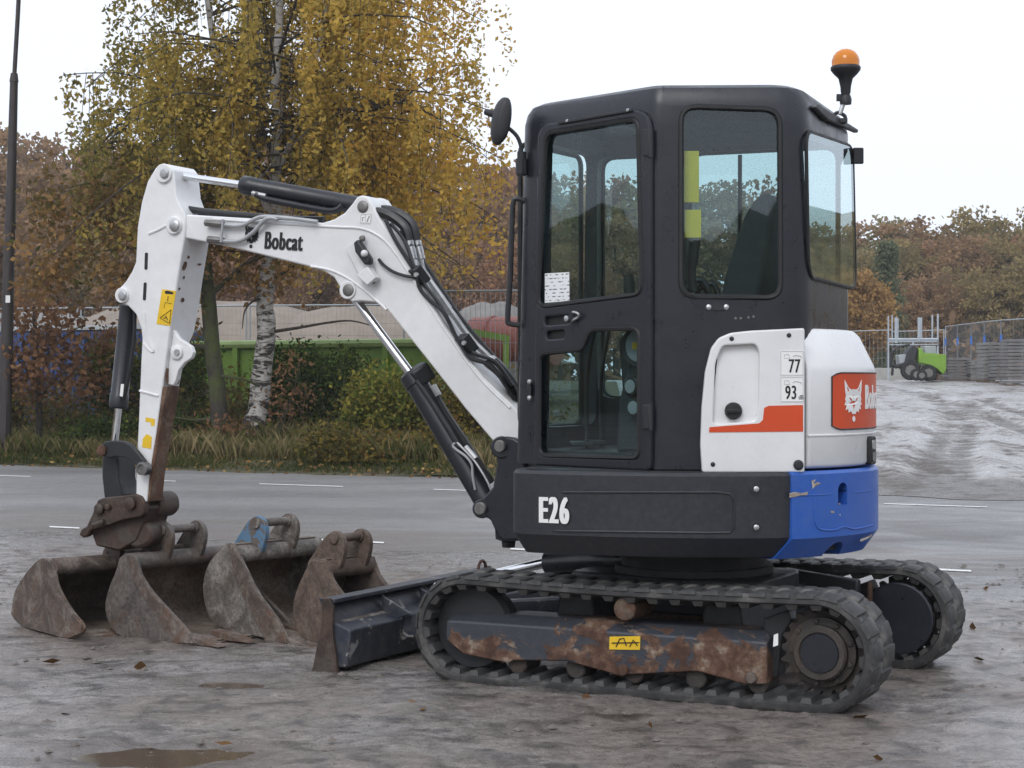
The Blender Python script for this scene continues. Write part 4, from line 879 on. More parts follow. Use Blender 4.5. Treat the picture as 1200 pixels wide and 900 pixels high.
for y in (.30, -.30):
    obj('push_arm', G().prism([mpl(x, y, z) for x, z in [(XB - .10, .09), (XB - .10, .21), (XB - .5, .30), (.40, .36), (.40, .26), (XB - .5, .18)]], -LM * .09), M_blade, bl, bevel=.01)
obj('lift_eye', G().tube([mpl(XB - .02, -HW + .05, BH - .01) + (UP * math.sin(a) * .055 + LM * -math.cos(a) * .045) for a in [PI * k / 12 for k in range(13)]], .009, 6), M_rust, bl)
obj('dirt_heap', G().prism([mpl(x, HW - .06, z) for x, z in [(XB - .025, .226), (XB - .118, .205), (XB - .09, .222), (XB - .03, .25)]], -LM * .5), M_bk3, bl)
bcy = obj('blade_cylinder', G().cyl(mpl(.35, .0, .50), mpl(.75, .0, .47), .05).cyl(mpl(.30, .0, .505), mpl(.42, .0, .49), .065), M_cyl, EX)
obj('piston_rod', G().cyl(mpl(.75, 0, .47), mpl(XB - .15, 0, .32), .025), M_chrome, bcy)

# ------------------------------------------------------------------ the loose buckets
def bucket(label, base_px, wdir, width, outline_px, lip_t, teeth, m, m_side, ears, top_px, m_ear=None, tube_r=.04, m_cheek=None, group='buckets lined up on the ground'):
    g0 = gnd(*base_px); wv = Vector((math.sin(wdir), math.cos(wdir), 0)); dv = Vector((math.cos(wdir), -math.sin(wdir), 0))
    o = thing('excavator_bucket', tuple(g0), label, 'bucket', group)
    pts = [hit(u, v, g0, wv) for u, v in outline_px['all']]; cheek = [hit(u, v, g0, wv) for u, v in outline_px['cheek']]
    pts = spline(pts + [pts[0]], 3)[:-1]
    zmin = min(p.z for p in pts); pts = [p + UP * max(0, .006 - p.z) for p in pts]
    for dw, nm in ((0, 'side_plate'), (width - .014, 'side_plate')):
        obj(nm, G().prism([p + wv * dw for p in pts], wv * .014), m_side, o, bevel=.003)
    for dw in (-.011, width - .003): obj('cheek_plate', G().prism([p + UP * max(0, .010 - p.z) + wv * dw for p in cheek], wv * .014), m_cheek, o, bevel=.003)
    # shell swept between the side plates along the back of the outline
    back = [hit(u, v, g0, wv) for u, v in outline_px['back']]; back = [p + UP * max(0, .012 - p.z) for p in spline(back, 4)]
    c = sum(back, Vector()) / len(back); rs = []
    inn = [p + (c - p).normalized() * .016 for p in back]
    loop_ = back + inn[::-1]
    obj('shell', G().rings([[p + wv * (.010) for p in loop_], [p + wv * (width - .010) for p in loop_]]), M_bkin, o, smooth=40)
    # torque tube along the top
    t0 = hit(*top_px, g0, wv)
    obj('top_tube', G().tube([t0 + wv * .005, t0 + wv * (width - .005)], tube_r, 14), m, o)
    # lip plate and teeth
    e = hit(*lip_t, g0, wv); e.z = max(e.z, .016)
    obj('cutting_edge', G().prism([e + dv * -.10 - UP * .010, e + dv * .035 - UP * .012, e + dv * -.10 + UP * .014], wv * width), m_side, o, bevel=.003)
    for i in range(teeth):
        s = width * (i + .0) / (teeth - 1); s = min(max(s - .03, -.004), width - .070)
        tb = [e + dv * a + UP * b for a, b in ((-.10, .034), (.02, .030), (.19, -.006), (.02, -.010), (-.10, -.010))]
        obj('tooth', G().prism([p + wv * s for p in tb], wv * .075), m_cheek, o, bevel=.004)
    # ears with a cross pin
    for k, (s, w_) in enumerate(ears[0]):
        ee = [t0 + dv * a + UP * b + wv * s for a, b in ears[1]]
        er = obj('hanger_ear', G().prism(rpoly(ee, .035), wv * .028), (m_ear or m) if k == 0 else m, o, bevel=.004)
        obj('ear_boss', G().lathe(t0 + dv * ears[2][0] + UP * ears[2][1] + wv * (s - .012), wv, [(0, .030), (.052, .030)], 18), m, er, bevel=.004)
    s0, s1 = ears[0][0][0], ears[0][-1][0]
    for q in ears[3]: obj('cross_pin', G().cyl(t0 + dv * q[0] + UP * q[1] + wv * (s0 - .01), t0 + dv * q[0] + UP * q[1] + wv * (s1 + .04), .022, n=16), m, o)
    return o
WD = math.radians(40)
ear_shape = [(-.20, .0), (-.14, .07), (-.06, .16), (.01, .20), (.07, .17), (.085, .11), (.06, .03), (.03, -.02)]
# second bucket, grey
o2 = {'cheek': [(150, 650), (160, 652), (165, 672), (180, 695), (203, 720), (226, 745), (232, 754), (206, 754), (185, 722), (168, 697), (155, 674)], 'all': [(140, 654), (146, 649.5), (153, 649), (160, 652), (165, 672), (180, 695), (203, 720), (226, 745), (231, 752), (225, 756), (199, 752.5), (153, 750), (132, 738), (123, 714), (127, 691), (135, 671)],
      'back': [(153, 650), (146, 650), (138, 664), (128, 691), (124, 714), (133, 737), (153, 749), (199, 752), (228, 754)]}
bucket('grey toothed digging bucket, second from the left in the row of buckets', (180, 754), WD, .66, o2, (226, 753), 4, M_bk2, M_bk2,
       ([(.20, 0), (.42, 0)], ear_shape, (.012, .155), [(.012, .155), (-.10, .04)]), (153, 659), None, .045, M_bk1)
o3 = {'cheek': [(270, 638), (276, 640), (284, 657), (303, 695), (326, 726), (336, 746), (338, 754), (312, 751), (292, 712), (276, 676)], 'all': [(258, 645), (263, 638), (269, 636.5), (276, 640), (284, 657), (303, 695), (326, 726), (335, 744), (338, 751), (330, 756), (307, 747), (268, 739), (246, 725), (238, 695), (240, 672), (248, 655)],
      'back': [(272, 638), (264, 638), (254, 650), (241, 672), (239, 695), (247, 724), (268, 738), (307, 746), (334, 754)]}
bucket('pale mud-crusted toothed bucket with one blue painted ear, third from the left', (300, 752), WD, .60, o3, (333, 753), 3, M_bk3, M_bk3,
       ([(.14, 0), (.36, 0)], ear_shape, (.012, .155), [(.012, .155), (-.10, .04)]), (275, 650), M_bluerust, .045, M_bk1)
o4 = {'cheek': [(368, 656), (383, 658), (391, 680), (410, 706), (424, 726), (429, 750), (412, 755), (395, 716), (378, 690)], 'all': [(361, 662), (366, 656), (374, 655), (383, 658), (391, 680), (410, 706), (424, 726), (428, 748), (420, 757), (380, 758), (360, 751), (347, 737), (343, 712), (349, 688)],
      'back': [(378, 656), (368, 656), (358, 668), (349, 688), (344, 712), (348, 737), (360, 750), (380, 757), (422, 756)]}
bucket('narrow rust-brown trenching bucket, rightmost in the row and partly behind the dozer blade', (380, 758), WD, .33, o4, (420, 754), 3, M_bk4, M_bk4,
       ([(.06, 0), (.24, 0)], ear_shape, (.012, .155), [(.012, .155), (-.10, .04)]), (380, 668), None, .045, M_bk4)
o1 = {'cheek': [(66, 690), (83, 714), (97, 731), (97, 742), (82, 748), (72, 746), (82, 734), (70, 712)], 'all': [(42, 658), (50, 654), (57, 658), (64, 668), (68, 687), (83, 714), (97, 731), (97, 741), (82, 749), (50, 741), (26, 734), (14, 722), (13.5, 712), (18, 691), (30, 672)],
      'back': [(57, 659), (50, 655), (38, 664), (18, 691), (14, 713), (15, 722), (27, 734), (50, 741), (84, 748)]}
bucket('wide smooth-lipped mud-brown grading bucket under the coupler, leftmost in the row', (60, 746), math.radians(50), 1.0, o1, (84, 747), 0, M_bk1, M_bk1,
       ([(.34, 0), (.58, 0)], [(-.14, .0), (-.10, .06), (-.05, .12), (.02, .15), (.08, .13), (.09, .06), (.06, -.02)], (.02, .10), [(.02, .10), (-.07, .04)]), (62, 664), M_coup, .045, M_bk1)
# ------------------------------------------------------------------ the ground: forecourt, road, verge, yard
RT, RN = Vector((.89, -.456, 0)), Vector((.456, .89, 0))     # along the road (to the right), across it (away)
def _h(ix, iy, s): n = (ix * 374761393 + iy * 668265263 + s * 974711) & 0x7fffffff; n = ((n ^ (n >> 13)) * 1274126177) & 0x7fffffff; return ((n ^ (n >> 16)) & 0xffff) / 65535.0
def vnoise(x, y, s=0):
    x = np.asarray(x, float); y = np.asarray(y, float)
    ix = np.floor(x).astype(np.int64); iy = np.floor(y).astype(np.int64); fx = x - ix; fy = y - iy
    fx = fx * fx * (3 - 2 * fx); fy = fy * fy * (3 - 2 * fy)
    return (_h(ix, iy, s) * (1 - fx) + _h(ix + 1, iy, s) * fx) * (1 - fy) + (_h(ix, iy + 1, s) * (1 - fx) + _h(ix + 1, iy + 1, s) * fx) * fy
def fbm(x, y, o=4, s=0):
    r = 0; a = .5; k = 1.0
    for i in range(o): r = r + a * (vnoise(x * k, y * k, s + i) - .5); a *= .5; k *= 2.03
    return r
def rise(off, o0, reach, top): d = np.clip((np.asarray(off, float) - o0) / reach, 0, 1); return top * d
def h_yard(t, off): return rise(off, 20.6, 37, 1.32) + .05 * fbm(np.asarray(t) * .55, np.asarray(off) * .8, 4, 5) * np.clip((np.asarray(off) - 21) / 2, 0, 1)
def h_verge(t, off): return .16 * np.clip((np.asarray(off, float) - 21.5) / 1.2, 0, 1) + rise(off, 23, 32, 1.15) + .10 * fbm(np.asarray(t) * .9, np.asarray(off) * .9, 3, 9) * np.clip((np.asarray(off) - 21.5) / 1, 0, 1)
def vp(u, off):
    tx = (u - 600) / FOC; Z = off / (.456 * tx + .89); return tx * Z, Z
def t_of(x, y): return .89 * x - .456 * y
def off_of(x, y): return .456 * x + .89 * y
def grid(name, ts, offs, hf, m, edge=None, shear=0, extra=None):
    T, O = np.meshgrid(ts, offs); T = T - shear * (O - 21)
    if edge is not None: O = edge(T, O)
    Zz = hf(T, O); X = .89 * T + .456 * O; Y = -.456 * T + .89 * O
    nt_, no_ = len(ts), len(offs)
    v = np.stack([X, Y, Zz], -1).reshape(-1, 3).astype(np.float32)
    i = np.arange(no_ - 1)[:, None] * nt_ + np.arange(nt_ - 1)[None, :]
    f = np.stack([i, i + 1, i + nt_ + 1, i + nt_], -1).reshape(-1, 4).astype(np.int32)
    me = bpy.data.meshes.new(name); n = len(f)
    me.vertices.add(len(v)); me.loops.add(4 * n); me.polygons.add(n)
    me.vertices.foreach_set('co', v.ravel()); me.loops.foreach_set('vertex_index', f.ravel())
    me.polygons.foreach_set('loop_start', np.arange(0, 4 * n, 4, dtype=np.int32)); me.polygons.foreach_set('use_smooth', np.ones(n, bool))
    me.update(calc_edges=True); me.materials.append(m)
    if extra: a_ = me.attributes.new('mark', 'FLOAT', 'POINT'); a_.data.foreach_set('value', extra(T, O).astype(np.float32).ravel())
    o = bpy.data.objects.new(name, me); COL.objects.link(o); return tag(o, kind='structure')
def m_forecourt():
    m, t, b = mat('worn_damp_concrete'); v = coords(t)
    big = noise(t, v, .50, 6, .6, .8); mid = noise(t, v, 2.4, 8, .68, .6); lump = noise(t, v, 7.0, 7, .62, 1.1); fine = noise(t, v, 24, 8, .75); grit = noise(t, v, 110, 3, .7)
    c = ramp(t, big, [(.36, (.165, .134, .115)), (.5, (.200, .174, .157)), (.62, (.250, .232, .222))])
    c = mix(t, 1, c, ramp(t, mid, [(.28, .70), (.5, .98), (.72, 1.16)]), 'MULTIPLY')
    c = mix(t, 1, c, ramp(t, lump, [(.28, .66), (.42, .92), (.55, 1.02), (.72, 1.18)]), 'MULTIPLY')  # hollows between lumps darkened by colour too, as relief shading
    c = mix(t, 1, c, ramp(t, fine, [(.28, .48), (.5, 1.0), (.75, 1.38)]), 'MULTIPLY')
    c = mix(t, 1, c, ramp(t, grit, [(.3, .66), (.7, 1.30)]), 'MULTIPLY')
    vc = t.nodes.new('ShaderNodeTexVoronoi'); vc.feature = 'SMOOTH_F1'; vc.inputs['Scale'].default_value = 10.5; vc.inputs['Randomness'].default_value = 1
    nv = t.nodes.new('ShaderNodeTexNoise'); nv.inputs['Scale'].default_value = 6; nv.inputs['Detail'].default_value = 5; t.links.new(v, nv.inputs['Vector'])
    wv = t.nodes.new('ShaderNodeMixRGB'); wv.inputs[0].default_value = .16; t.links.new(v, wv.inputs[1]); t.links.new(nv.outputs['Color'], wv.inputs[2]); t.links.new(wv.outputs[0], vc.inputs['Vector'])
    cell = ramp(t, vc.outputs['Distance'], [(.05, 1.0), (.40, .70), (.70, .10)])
    c = mix(t, 1, c, ramp(t, mix(t, .25, cell, fine), [(.22, .46), (.50, .92), (.72, 1.06), (.95, 1.22)]), 'MULTIPLY')  # crevices darkened in the colour, standing in for weak relief shading
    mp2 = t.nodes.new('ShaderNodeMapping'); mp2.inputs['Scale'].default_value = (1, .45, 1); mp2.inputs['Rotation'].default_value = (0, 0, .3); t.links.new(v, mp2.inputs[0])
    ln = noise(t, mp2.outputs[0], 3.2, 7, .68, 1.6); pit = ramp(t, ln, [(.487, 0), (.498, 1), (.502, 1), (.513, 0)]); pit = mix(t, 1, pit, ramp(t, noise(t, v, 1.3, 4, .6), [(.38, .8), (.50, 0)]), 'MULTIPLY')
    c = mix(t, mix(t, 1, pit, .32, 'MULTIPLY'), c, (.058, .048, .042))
    t.links.new(c, b.inputs['Base Color'])
    sp_ = t.nodes.new('ShaderNodeSeparateXYZ'); t.links.new(v, sp_.inputs[0])
    ox = N(t, 'ShaderNodeMath', operation='MULTIPLY', i_1=.456); oy = N(t, 'ShaderNodeMath', operation='MULTIPLY_ADD', i_1=.89); t.links.new(sp_.outputs[0], ox.inputs[0]); t.links.new(sp_.outputs[1], oy.inputs[0]); t.links.new(ox.outputs[0], oy.inputs[2])
    mr = N(t, 'ShaderNodeMapRange', i_1=8.5, i_2=12.6, i_3=-.22, i_4=.22); t.links.new(oy.outputs[0], mr.inputs[0])
    ad = N(t, 'ShaderNodeMath', operation='ADD'); t.links.new(mr.outputs[0], ad.inputs[0]); t.links.new(mid, ad.inputs[1])
    c = mix(t, ramp(t, ad.outputs[0], [(.46, 0), (.66, .9)]), c, mix(t, 1, (.172, .166, .164), ramp(t, fine, [(.3, .6), (.7, 1.35)]), 'MULTIPLY'))
    at_ = t.nodes.new('ShaderNodeAttribute'); at_.attribute_name = 'mark'
    wm = ramp(t, mix(t, .35, at_.outputs['Fac'], noise(t, v, 6, 6, .7)), [(.30, 0), (.55, .62)]); c = mix(t, wm, c, (.085, .066, .054)); t.links.new(c, b.inputs['Base Color'])
    wet = ramp(t, mix(t, .42, big, lump), [(.40, .60), (.48, .36), (.56, .15)])
    t.links.new(mix(t, wm, mix(t, 1, wet, ramp(t, fine, [(.3, .8), (.7, 1.2)]), 'MULTIPLY'), .2), b.inputs['Roughness'])
    h = mix(t, .5, cell, mix(t, .45, lump, fine))
    bump(t, b, h, .75, .030); return m
def m_asphalt():
    m, t, b = mat('grey_asphalt'); v = coords(t)
    mp = t.nodes.new('ShaderNodeMapping'); mp.inputs['Rotation'].default_value = (0, 0, math.radians(27.1)); mp.inputs['Scale'].default_value = (.10, .8, 1); t.links.new(v, mp.inputs[0])
    streak = noise(t, mp.outputs[0], .9, 3, .5, .3); mid = noise(t, v, .9, 6, .65, .5); grit = noise(t, v, 38, 6, .8); chips = noise(t, v, 120, 2, .5)
    c = ramp(t, streak, [(.34, (.152, .146, .143)), (.5, (.182, .176, .173)), (.66, (.212, .206, .204))])
    c = mix(t, 1, c, ramp(t, mid, [(.3, .84), (.7, 1.12)]), 'MULTIPLY')
    c = mix(t, 1, c, ramp(t, grit, [(.3, .52), (.7, 1.42)]), 'MULTIPLY')
    c = mix(t, 1, c, ramp(t, chips, [(.38, .66), (.66, 1.5)]), 'MULTIPLY')
    tar = noise(t, mp.outputs[0], .55, 6, .7, 1.5); tl = mix(t, 1, ramp(t, tar, [(.485, 0), (.5, .5), (.515, 0)]), ramp(t, mid, [(.4, 0), (.6, 1)]), 'MULTIPLY'); c = mix(t, tl, c, (.11, .105, .10))
    sp_ = t.nodes.new('ShaderNodeSeparateXYZ'); t.links.new(v, sp_.inputs[0])
    ox = N(t, 'ShaderNodeMath', operation='MULTIPLY', i_1=.456); oy = N(t, 'ShaderNodeMath', operation='MULTIPLY_ADD', i_1=.89); t.links.new(sp_.outputs[0], ox.inputs[0]); t.links.new(sp_.outputs[1], oy.inputs[0]); t.links.new(ox.outputs[0], oy.inputs[2])
    mr = N(t, 'ShaderNodeMapRange', i_1=11.8, i_2=15.5, i_3=.30, i_4=-.12); t.links.new(oy.outputs[0], mr.inputs[0])
    ad = N(t, 'ShaderNodeMath', operation='ADD'); t.links.new(mr.outputs[0], ad.inputs[0]); t.links.new(noise(t, mp.outputs[0], 2.2, 8, .7, .8), ad.inputs[1])
    c = mix(t, ramp(t, ad.outputs[0], [(.52, 0), (.68, .75)]), c, mix(t, 1, (.15, .128, .113), ramp(t, grit, [(.3, .6), (.7, 1.3)]), 'MULTIPLY'))
    t.links.new(c, b.inputs['Base Color'])
    t.links.new(ramp(t, mid, [(.35, .68), (.65, .34)]), b.inputs['Roughness']); bump(t, b, mix(t, .5, grit, chips), .55, .012); return m
def m_yard():
    m, t, b = mat('churned_wet_mud'); v = coords(t)
    mp = t.nodes.new('ShaderNodeMapping'); mp.inputs['Rotation'].default_value = (0, 0, math.radians(10)); mp.inputs['Scale'].default_value = (1.0, .30, 1); t.links.new(v, mp.inputs[0])
    a = noise(t, mp.outputs[0], 1.1, 9, .66, .8); f = noise(t, v, 4.5, 10, .74, .5); g = noise(t, v, 20, 8, .75)
    at_ = t.nodes.new('ShaderNodeAttribute'); at_.attribute_name = 'mark'
    s = mix(t, .45, a, f)
    c = ramp(t, s, [(.38, (.105, .090, .078)), (.45, (.22, .20, .185)), (.51, (.41, .395, .385)), (.60, (.53, .525, .525))])
    c = mix(t, 1, c, ramp(t, g, [(.3, .55), (.7, 1.25)]), 'MULTIPLY')
    rm = ramp(t, mix(t, .22, at_.outputs['Fac'], f), [(.34, 0), (.55, .92)]); c = mix(t, rm, c, mix(t, 1, (.115, .098, .085), ramp(t, g, [(.3, .6), (.7, 1.3)]), 'MULTIPLY'))
    t.links.new(c, b.inputs['Base Color'])
    t.links.new(ramp(t, s, [(.38, .75), (.50, .36), (.58, .18)]), b.inputs['Roughness']); bump(t, b, mix(t, .6, f, g), .8, .06); return m
def m_soil():
    m, t, b = mat('verge_soil'); v = coords(t)
    f = noise(t, v, 4, 10, .7); g = noise(t, v, 1.2, 6)
    c = ramp(t, g, [(.35, (.055, .050, .028)), (.5, (.085, .080, .036)), (.65, (.10, .075, .045))])
    c = mix(t, 1, c, ramp(t, f, [(.3, .5), (.7, 1.3)]), 'MULTIPLY'); t.links.new(c, b.inputs['Base Color']); b.inputs['Roughness'].default_value = .95; bump(t, b, f, .8, .05); return m
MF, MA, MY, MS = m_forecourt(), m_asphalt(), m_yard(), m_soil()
tag(obj('ground', G().add([(-500, -400, -.08), (500, -400, -.08), (500, 900, -.08), (-500, 900, -.08)], [(0, 1, 2, 3)]), MS, smooth=0), kind='structure')
ts = np.concatenate([np.linspace(-60, -12, 40), np.arange(-11.8, 4.0, .045), np.linspace(4.1, 60, 60)])
os_ = np.concatenate([np.linspace(-45, 3.6, 30), np.arange(3.7, 12.6, .045)])
PUD = [(176, 886, .25, .16), (276, 801, .16, .12)]
def h_fore(T, O):
    dip = 0
    for u_, v_, a_, b_ in PUD:
        c_ = gnd(u_, v_); X_, Y_ = .89 * T + .456 * O - c_.x, -.456 * T + .89 * O - c_.y; q_ = (X_ / a_) ** 2 + (Y_ / b_) ** 2; dip = dip + .026 * fbm(T * 11, O * 15, 3, 66) * np.exp(-q_ / 3.5) + .031 * (.35 + 1.2 * vnoise(T * 7 + 3, O * 9, 61)) * np.exp(-((X_ / a_) ** 2 + (Y_ / b_) ** 2) ** 1.3)
    e = np.clip((12.3 - O) / 1.2, 0, 1)
    return .012 * e + .030 * fbm(T * 1.6, O * 1.6, 4, 3) * e + .032 * fbm(T * 5, O * 6, 4, 21) * e + .001 - dip
def e_fore(T, O): k = np.clip((O - 10) / 2.55, 0, 1); return O + k * (fbm(T * .8, T * 0 + 3.3, 4, 31) * 1.3 - .25)
def wet_marks(T, O):
    r = 0
    for u_, v_, a_, b_ in PUD:
        c_ = gnd(u_, v_); X_, Y_ = .89 * T + .456 * O - c_.x, -.456 * T + .89 * O - c_.y; r = r + np.exp(-((X_ / (a_ * 1.9)) ** 2 + (Y_ / (b_ * 1.9)) ** 2))
    return r
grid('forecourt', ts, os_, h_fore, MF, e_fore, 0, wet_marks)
road = grid('road', np.linspace(-90, 90, 60), np.linspace(9.0, 22.4, 12), lambda T, O: T * 0 + 0.0, MA)
ts2 = np.concatenate([np.arange(-70, -36, 1.5), np.arange(-36, -8.9, .22)]); of2 = np.concatenate([np.arange(21.5, 30, .18), np.arange(30, 140, 4)])
grid('verge', ts2, of2, h_verge, MS, lambda T, O: O + np.clip((22.2 - O) / .7, 0, 1) * fbm(T * 1.3, T * 0, 4, 8) * .7, .45)
ts3 = np.concatenate([np.arange(-9.3, 28, .15), np.arange(28, 90, 2.5)]); of3 = np.concatenate([np.arange(20.3, 40, .12), np.arange(40, 62, .5), np.arange(62, 190, 6)])
def on_yard(u, v):                                            # where the sight line meets the rising yard
    d = ray(u, v); z0, z1 = 18.0, 75.0
    for z in np.arange(18, 75, .1):
        p = CAM + d * float(z)
        if p.z <= float(rise(off_of(p.x, p.y), 20.6, 37, 1.32)): return p
    return CAM + d * 60
RUTS = [spline([on_yard(u, v) for u, v in q], 8) for q in ([(1030, 452), (1070, 461), (1100, 473), (1114, 488), (1108, 508), (1093, 530), (1090, 555), (1106, 578)], [(1080, 460), (1118, 474), (1137, 492), (1133, 515), (1122, 540), (1128, 574)], [(1138, 476), (1165, 491), (1192, 503), (1235, 516)], [(1155, 470), (1185, 482), (1230, 493)])]
def rut_dist(T, O):
    X = .89 * T + .456 * O; Y = -.456 * T + .89 * O; D = np.full(X.shape, 9.0)
    for q in RUTS:
        for p in q: D = np.minimum(D, np.hypot(X - p.x, (Y - p.y) * .8))
    return D
def rut_mark(T, O): return np.maximum(np.exp(-(rut_dist(T, O) / .24) ** 2), .85 * np.clip((23.4 - O) / 1.6, 0, 1))
def h_rut(T, O):
    d = rut_dist(T, O) / .26; z = h_yard(T, O) + .006 + .02 * np.clip((O - 20.5) / .5, 0, 1) + (-.07 * np.exp(-d * d) + .04 * np.exp(-(d - 1.7) ** 2 * 3)) * np.clip((O - 21.5) / 2, 0, 1)
    return z + .03 * fbm(T * 3, O * 3, 4, 44) * np.clip((O - 21.0) / 1.2, 0, 1)
grid('yard', ts3, of3, h_rut, MY, lambda T, O: O + np.clip((21.2 - O) / .9, 0, 1) * fbm(T * 1.1, T * 0 + 9, 4, 18) * .8, .45, rut_mark)
# lane dashes, worn white, along two lines
def m_line():
    m, t, b = mat('worn_road_paint'); v = coords(t)
    t.links.new(ramp(t, noise(t, v, 14, 8, .75), [(.34, (.22, .22, .22)), (.46, (.70, .70, .69)), (.8, (.80, .80, .79))]), b.inputs['Base Color']); b.inputs['Roughness'].default_value = .6; return m
ML = m_line()
for off, spans in ((19.06, [(-60, 36), (158, 206), (304, 402), (508, 598), (1036, 1157), (1250, 1390)]), (12.6, [(-260, -150), (58, 93), (338, 450), (598, 705), (850, 960), (1084, 1138), (1300, 1420)])):
    for a, b_ in spans:
        q = []
        for uu, oo in ((a, off - .05), (b_, off - .05), (b_, off + .05), (a, off + .05)): x, z = vp(uu, oo); q.append((x, z, 0))
        zz = .005
        obj('lane_dash', G().prism([Vector((x, y, zz)) for x, y, _ in q], UP * .002), ML, road, smooth=0)
# puddles and loose stones on the forecourt
def m_puddle():
    m, t, b = mat('brown_puddle_water'); b.inputs['Base Color'].default_value = (.105, .078, .058, 1); b.inputs['Roughness'].default_value = .08
    bump(t, b, noise(t, coords(t), 9, 3), .05, .01); return m
MPd = m_puddle()
def puddle(u, v, rx, ry, seed):
    c = gnd(u, v); rg = random.Random(seed); n = 40; ph = [rg.uniform(0, 6.3) for _ in range(4)]; P = []
    for k in range(n):
        a = 2 * PI * k / n; r = 1 + .26 * math.sin(2 * a + ph[0]) + .16 * math.sin(3 * a + ph[1]) + .12 * math.sin(5 * a + ph[2]) + .06 * math.sin(9 * a + ph[3])
        P.append(Vector((c.x + rx * r * math.cos(a), c.y + ry * r * math.sin(a), -.006)))
    tag(obj('puddle', G().prism(P, UP * .001), MPd, smooth=0), kind='structure')
puddle(176, 886, .40, .30, 1); puddle(276, 801, .27, .22, 2)
def scatter_stones(n, box, size, m, name, zf, seed):
    rg = np.random.RandomState(seed); g = G()
    for i in range(n):
        x, y = rg.uniform(box[0], box[1]), rg.uniform(box[2], box[3]); s = size * (.35 + rg.rand() ** 3 * 1.6)
        vs = [Vector((x, y, zf)) + Vector(q) * s * rg.uniform(.7, 1.3) for q in [(1, 0, .1), (0, 1, 0), (-1, .1, .1), (0, -1, 0), (.1, .1, .55)]]
        g.add(vs, [(0, 1, 4), (1, 2, 4), (2, 3, 4), (3, 0, 4)])
    return obj(name, g, m, smooth=0, kind='stuff')
scatter_stones(2600, (-4.5, 4.2, 5.6, 13), .0125, plain('grit', (.15, .13, .115), .9, 0, .4, 3), 'loose_grit', .010, 3)

# ------------------------------------------------------------------ foliage materials
L_birch = leaf_mat('birch_leaves', [(0, (.16, .155, .05)), (.3, (.30, .245, .07)), (.6, (.52, .37, .09)), (.85, (.62, .41, .09)), (1, (.55, .31, .075))], .5)
L_oak = leaf_mat('oak_leaves', [(0, (.11, .105, .035)), (.35, (.21, .145, .06)), (.7, (.32, .18, .075)), (1, (.44, .28, .10))], .4)
L_brown = leaf_mat('brown_leaves', [(0, (.09, .058, .038)), (.5, (.21, .115, .066)), (1, (.32, .18, .09))], .4)
L_green = leaf_mat('hedge_leaves', [(0, (0.024, 0.041, 0.014)), (.45, (0.058, 0.090, 0.024)), (.8, (0.144, 0.168, 0.036)), (1, (0.264, 0.228, 0.048))])
L_mix = leaf_mat('bramble_leaves', [(0, (.045, .05, .018)), (.4, (.12, .105, .03)), (.7, (.24, .17, .04)), (1, (.20, .08, .04))])
L_f = [leaf_mat('wood_leaves', s, .45) for s in (
    [(0, (.19, .130, .080)), (.5, (.32, .205, .115)), (1, (.44, .28, .15))],
    [(0, (.18, .150, .080)), (.5, (.30, .235, .110)), (1, (.41, .31, .14))],
    [(0, (.20, .124, .082)), (.5, (.33, .190, .115)), (1, (.45, .26, .15))],
    [(0, (.17, .168, .10)), (.5, (.26, .245, .13)), (1, (.37, .32, .165))],
    [(0, (.10, .125, .08)), (.5, (.15, .175, .105)), (1, (.21, .225, .13))],
    [(0, (.25, .155, .075)), (.5, (.38, .235, .095)), (1, (.48, .31, .12))])]
L_grass = leaf_mat('grass_blades', [(0, (.050, .068, .018)), (.35, (.095, .105, .032)), (.65, (.20, .165, .08)), (1, (.33, .26, .14))])
L_fall = leaf_mat('fallen_leaves', [(0, (.10, .055, .03)), (.5, (.22, .13, .05)), (1, (.36, .25, .11))], .1)
def m_bark(kind):
    m, t, b = mat(kind + '_bark'); v = coords(t)
    if kind == 'birch':
        mp = t.nodes.new('ShaderNodeMapping'); mp.inputs['Scale'].default_value = (1, 1, 3.2); t.links.new(v, mp.inputs[0])
        a = noise(t, mp.outputs[0], 3.2, 8, .65, 1.0); f = noise(t, v, 22, 8, .7)
        sep = t.nodes.new('ShaderNodeSeparateXYZ'); t.links.new(v, sep.inputs[0])
        lo = N(t, 'ShaderNodeMapRange', i_1=.2, i_2=3.6, i_3=.13, i_4=-.02); t.links.new(sep.outputs[2], lo.inputs[0])
        s = N(t, 'ShaderNodeMath', operation='ADD'); t.links.new(a, s.inputs[0]); t.links.new(lo.outputs[0], s.inputs[1])
        c = ramp(t, s.outputs[0], [(.50, (.50, .48, .45)), (.58, (.34, .31, .28)), (.62, (.045, .040, .036)), (.8, (.02, .018, .016))])
        c = mix(t, 1, c, ramp(t, f, [(.3, .7), (.7, 1.15)]), 'MULTIPLY')
    else:
        mp = t.nodes.new('ShaderNodeMapping'); mp.inputs['Scale'].default_value = (1, 1, .25); t.links.new(v, mp.inputs[0])
        f = noise(t, mp.outputs[0], 26, 8, .7); a = noise(t, v, 2, 5)
        c = ramp(t, f, [(.3, (.020, .017, .013)), (.7, (.075, .064, .05))])
        if kind == 'mossy': c = mix(t, ramp(t, a, [(.45, 0), (.6, .8)]), c, (.075, .095, .022))
    t.links.new(c, b.inputs['Base Color']); b.inputs['Roughness'].default_value = .9; bump(t, b, f, .8, .03); return m
B_birch, B_dark, B_moss = m_bark('birch'), m_bark('dark'), m_bark('mossy')

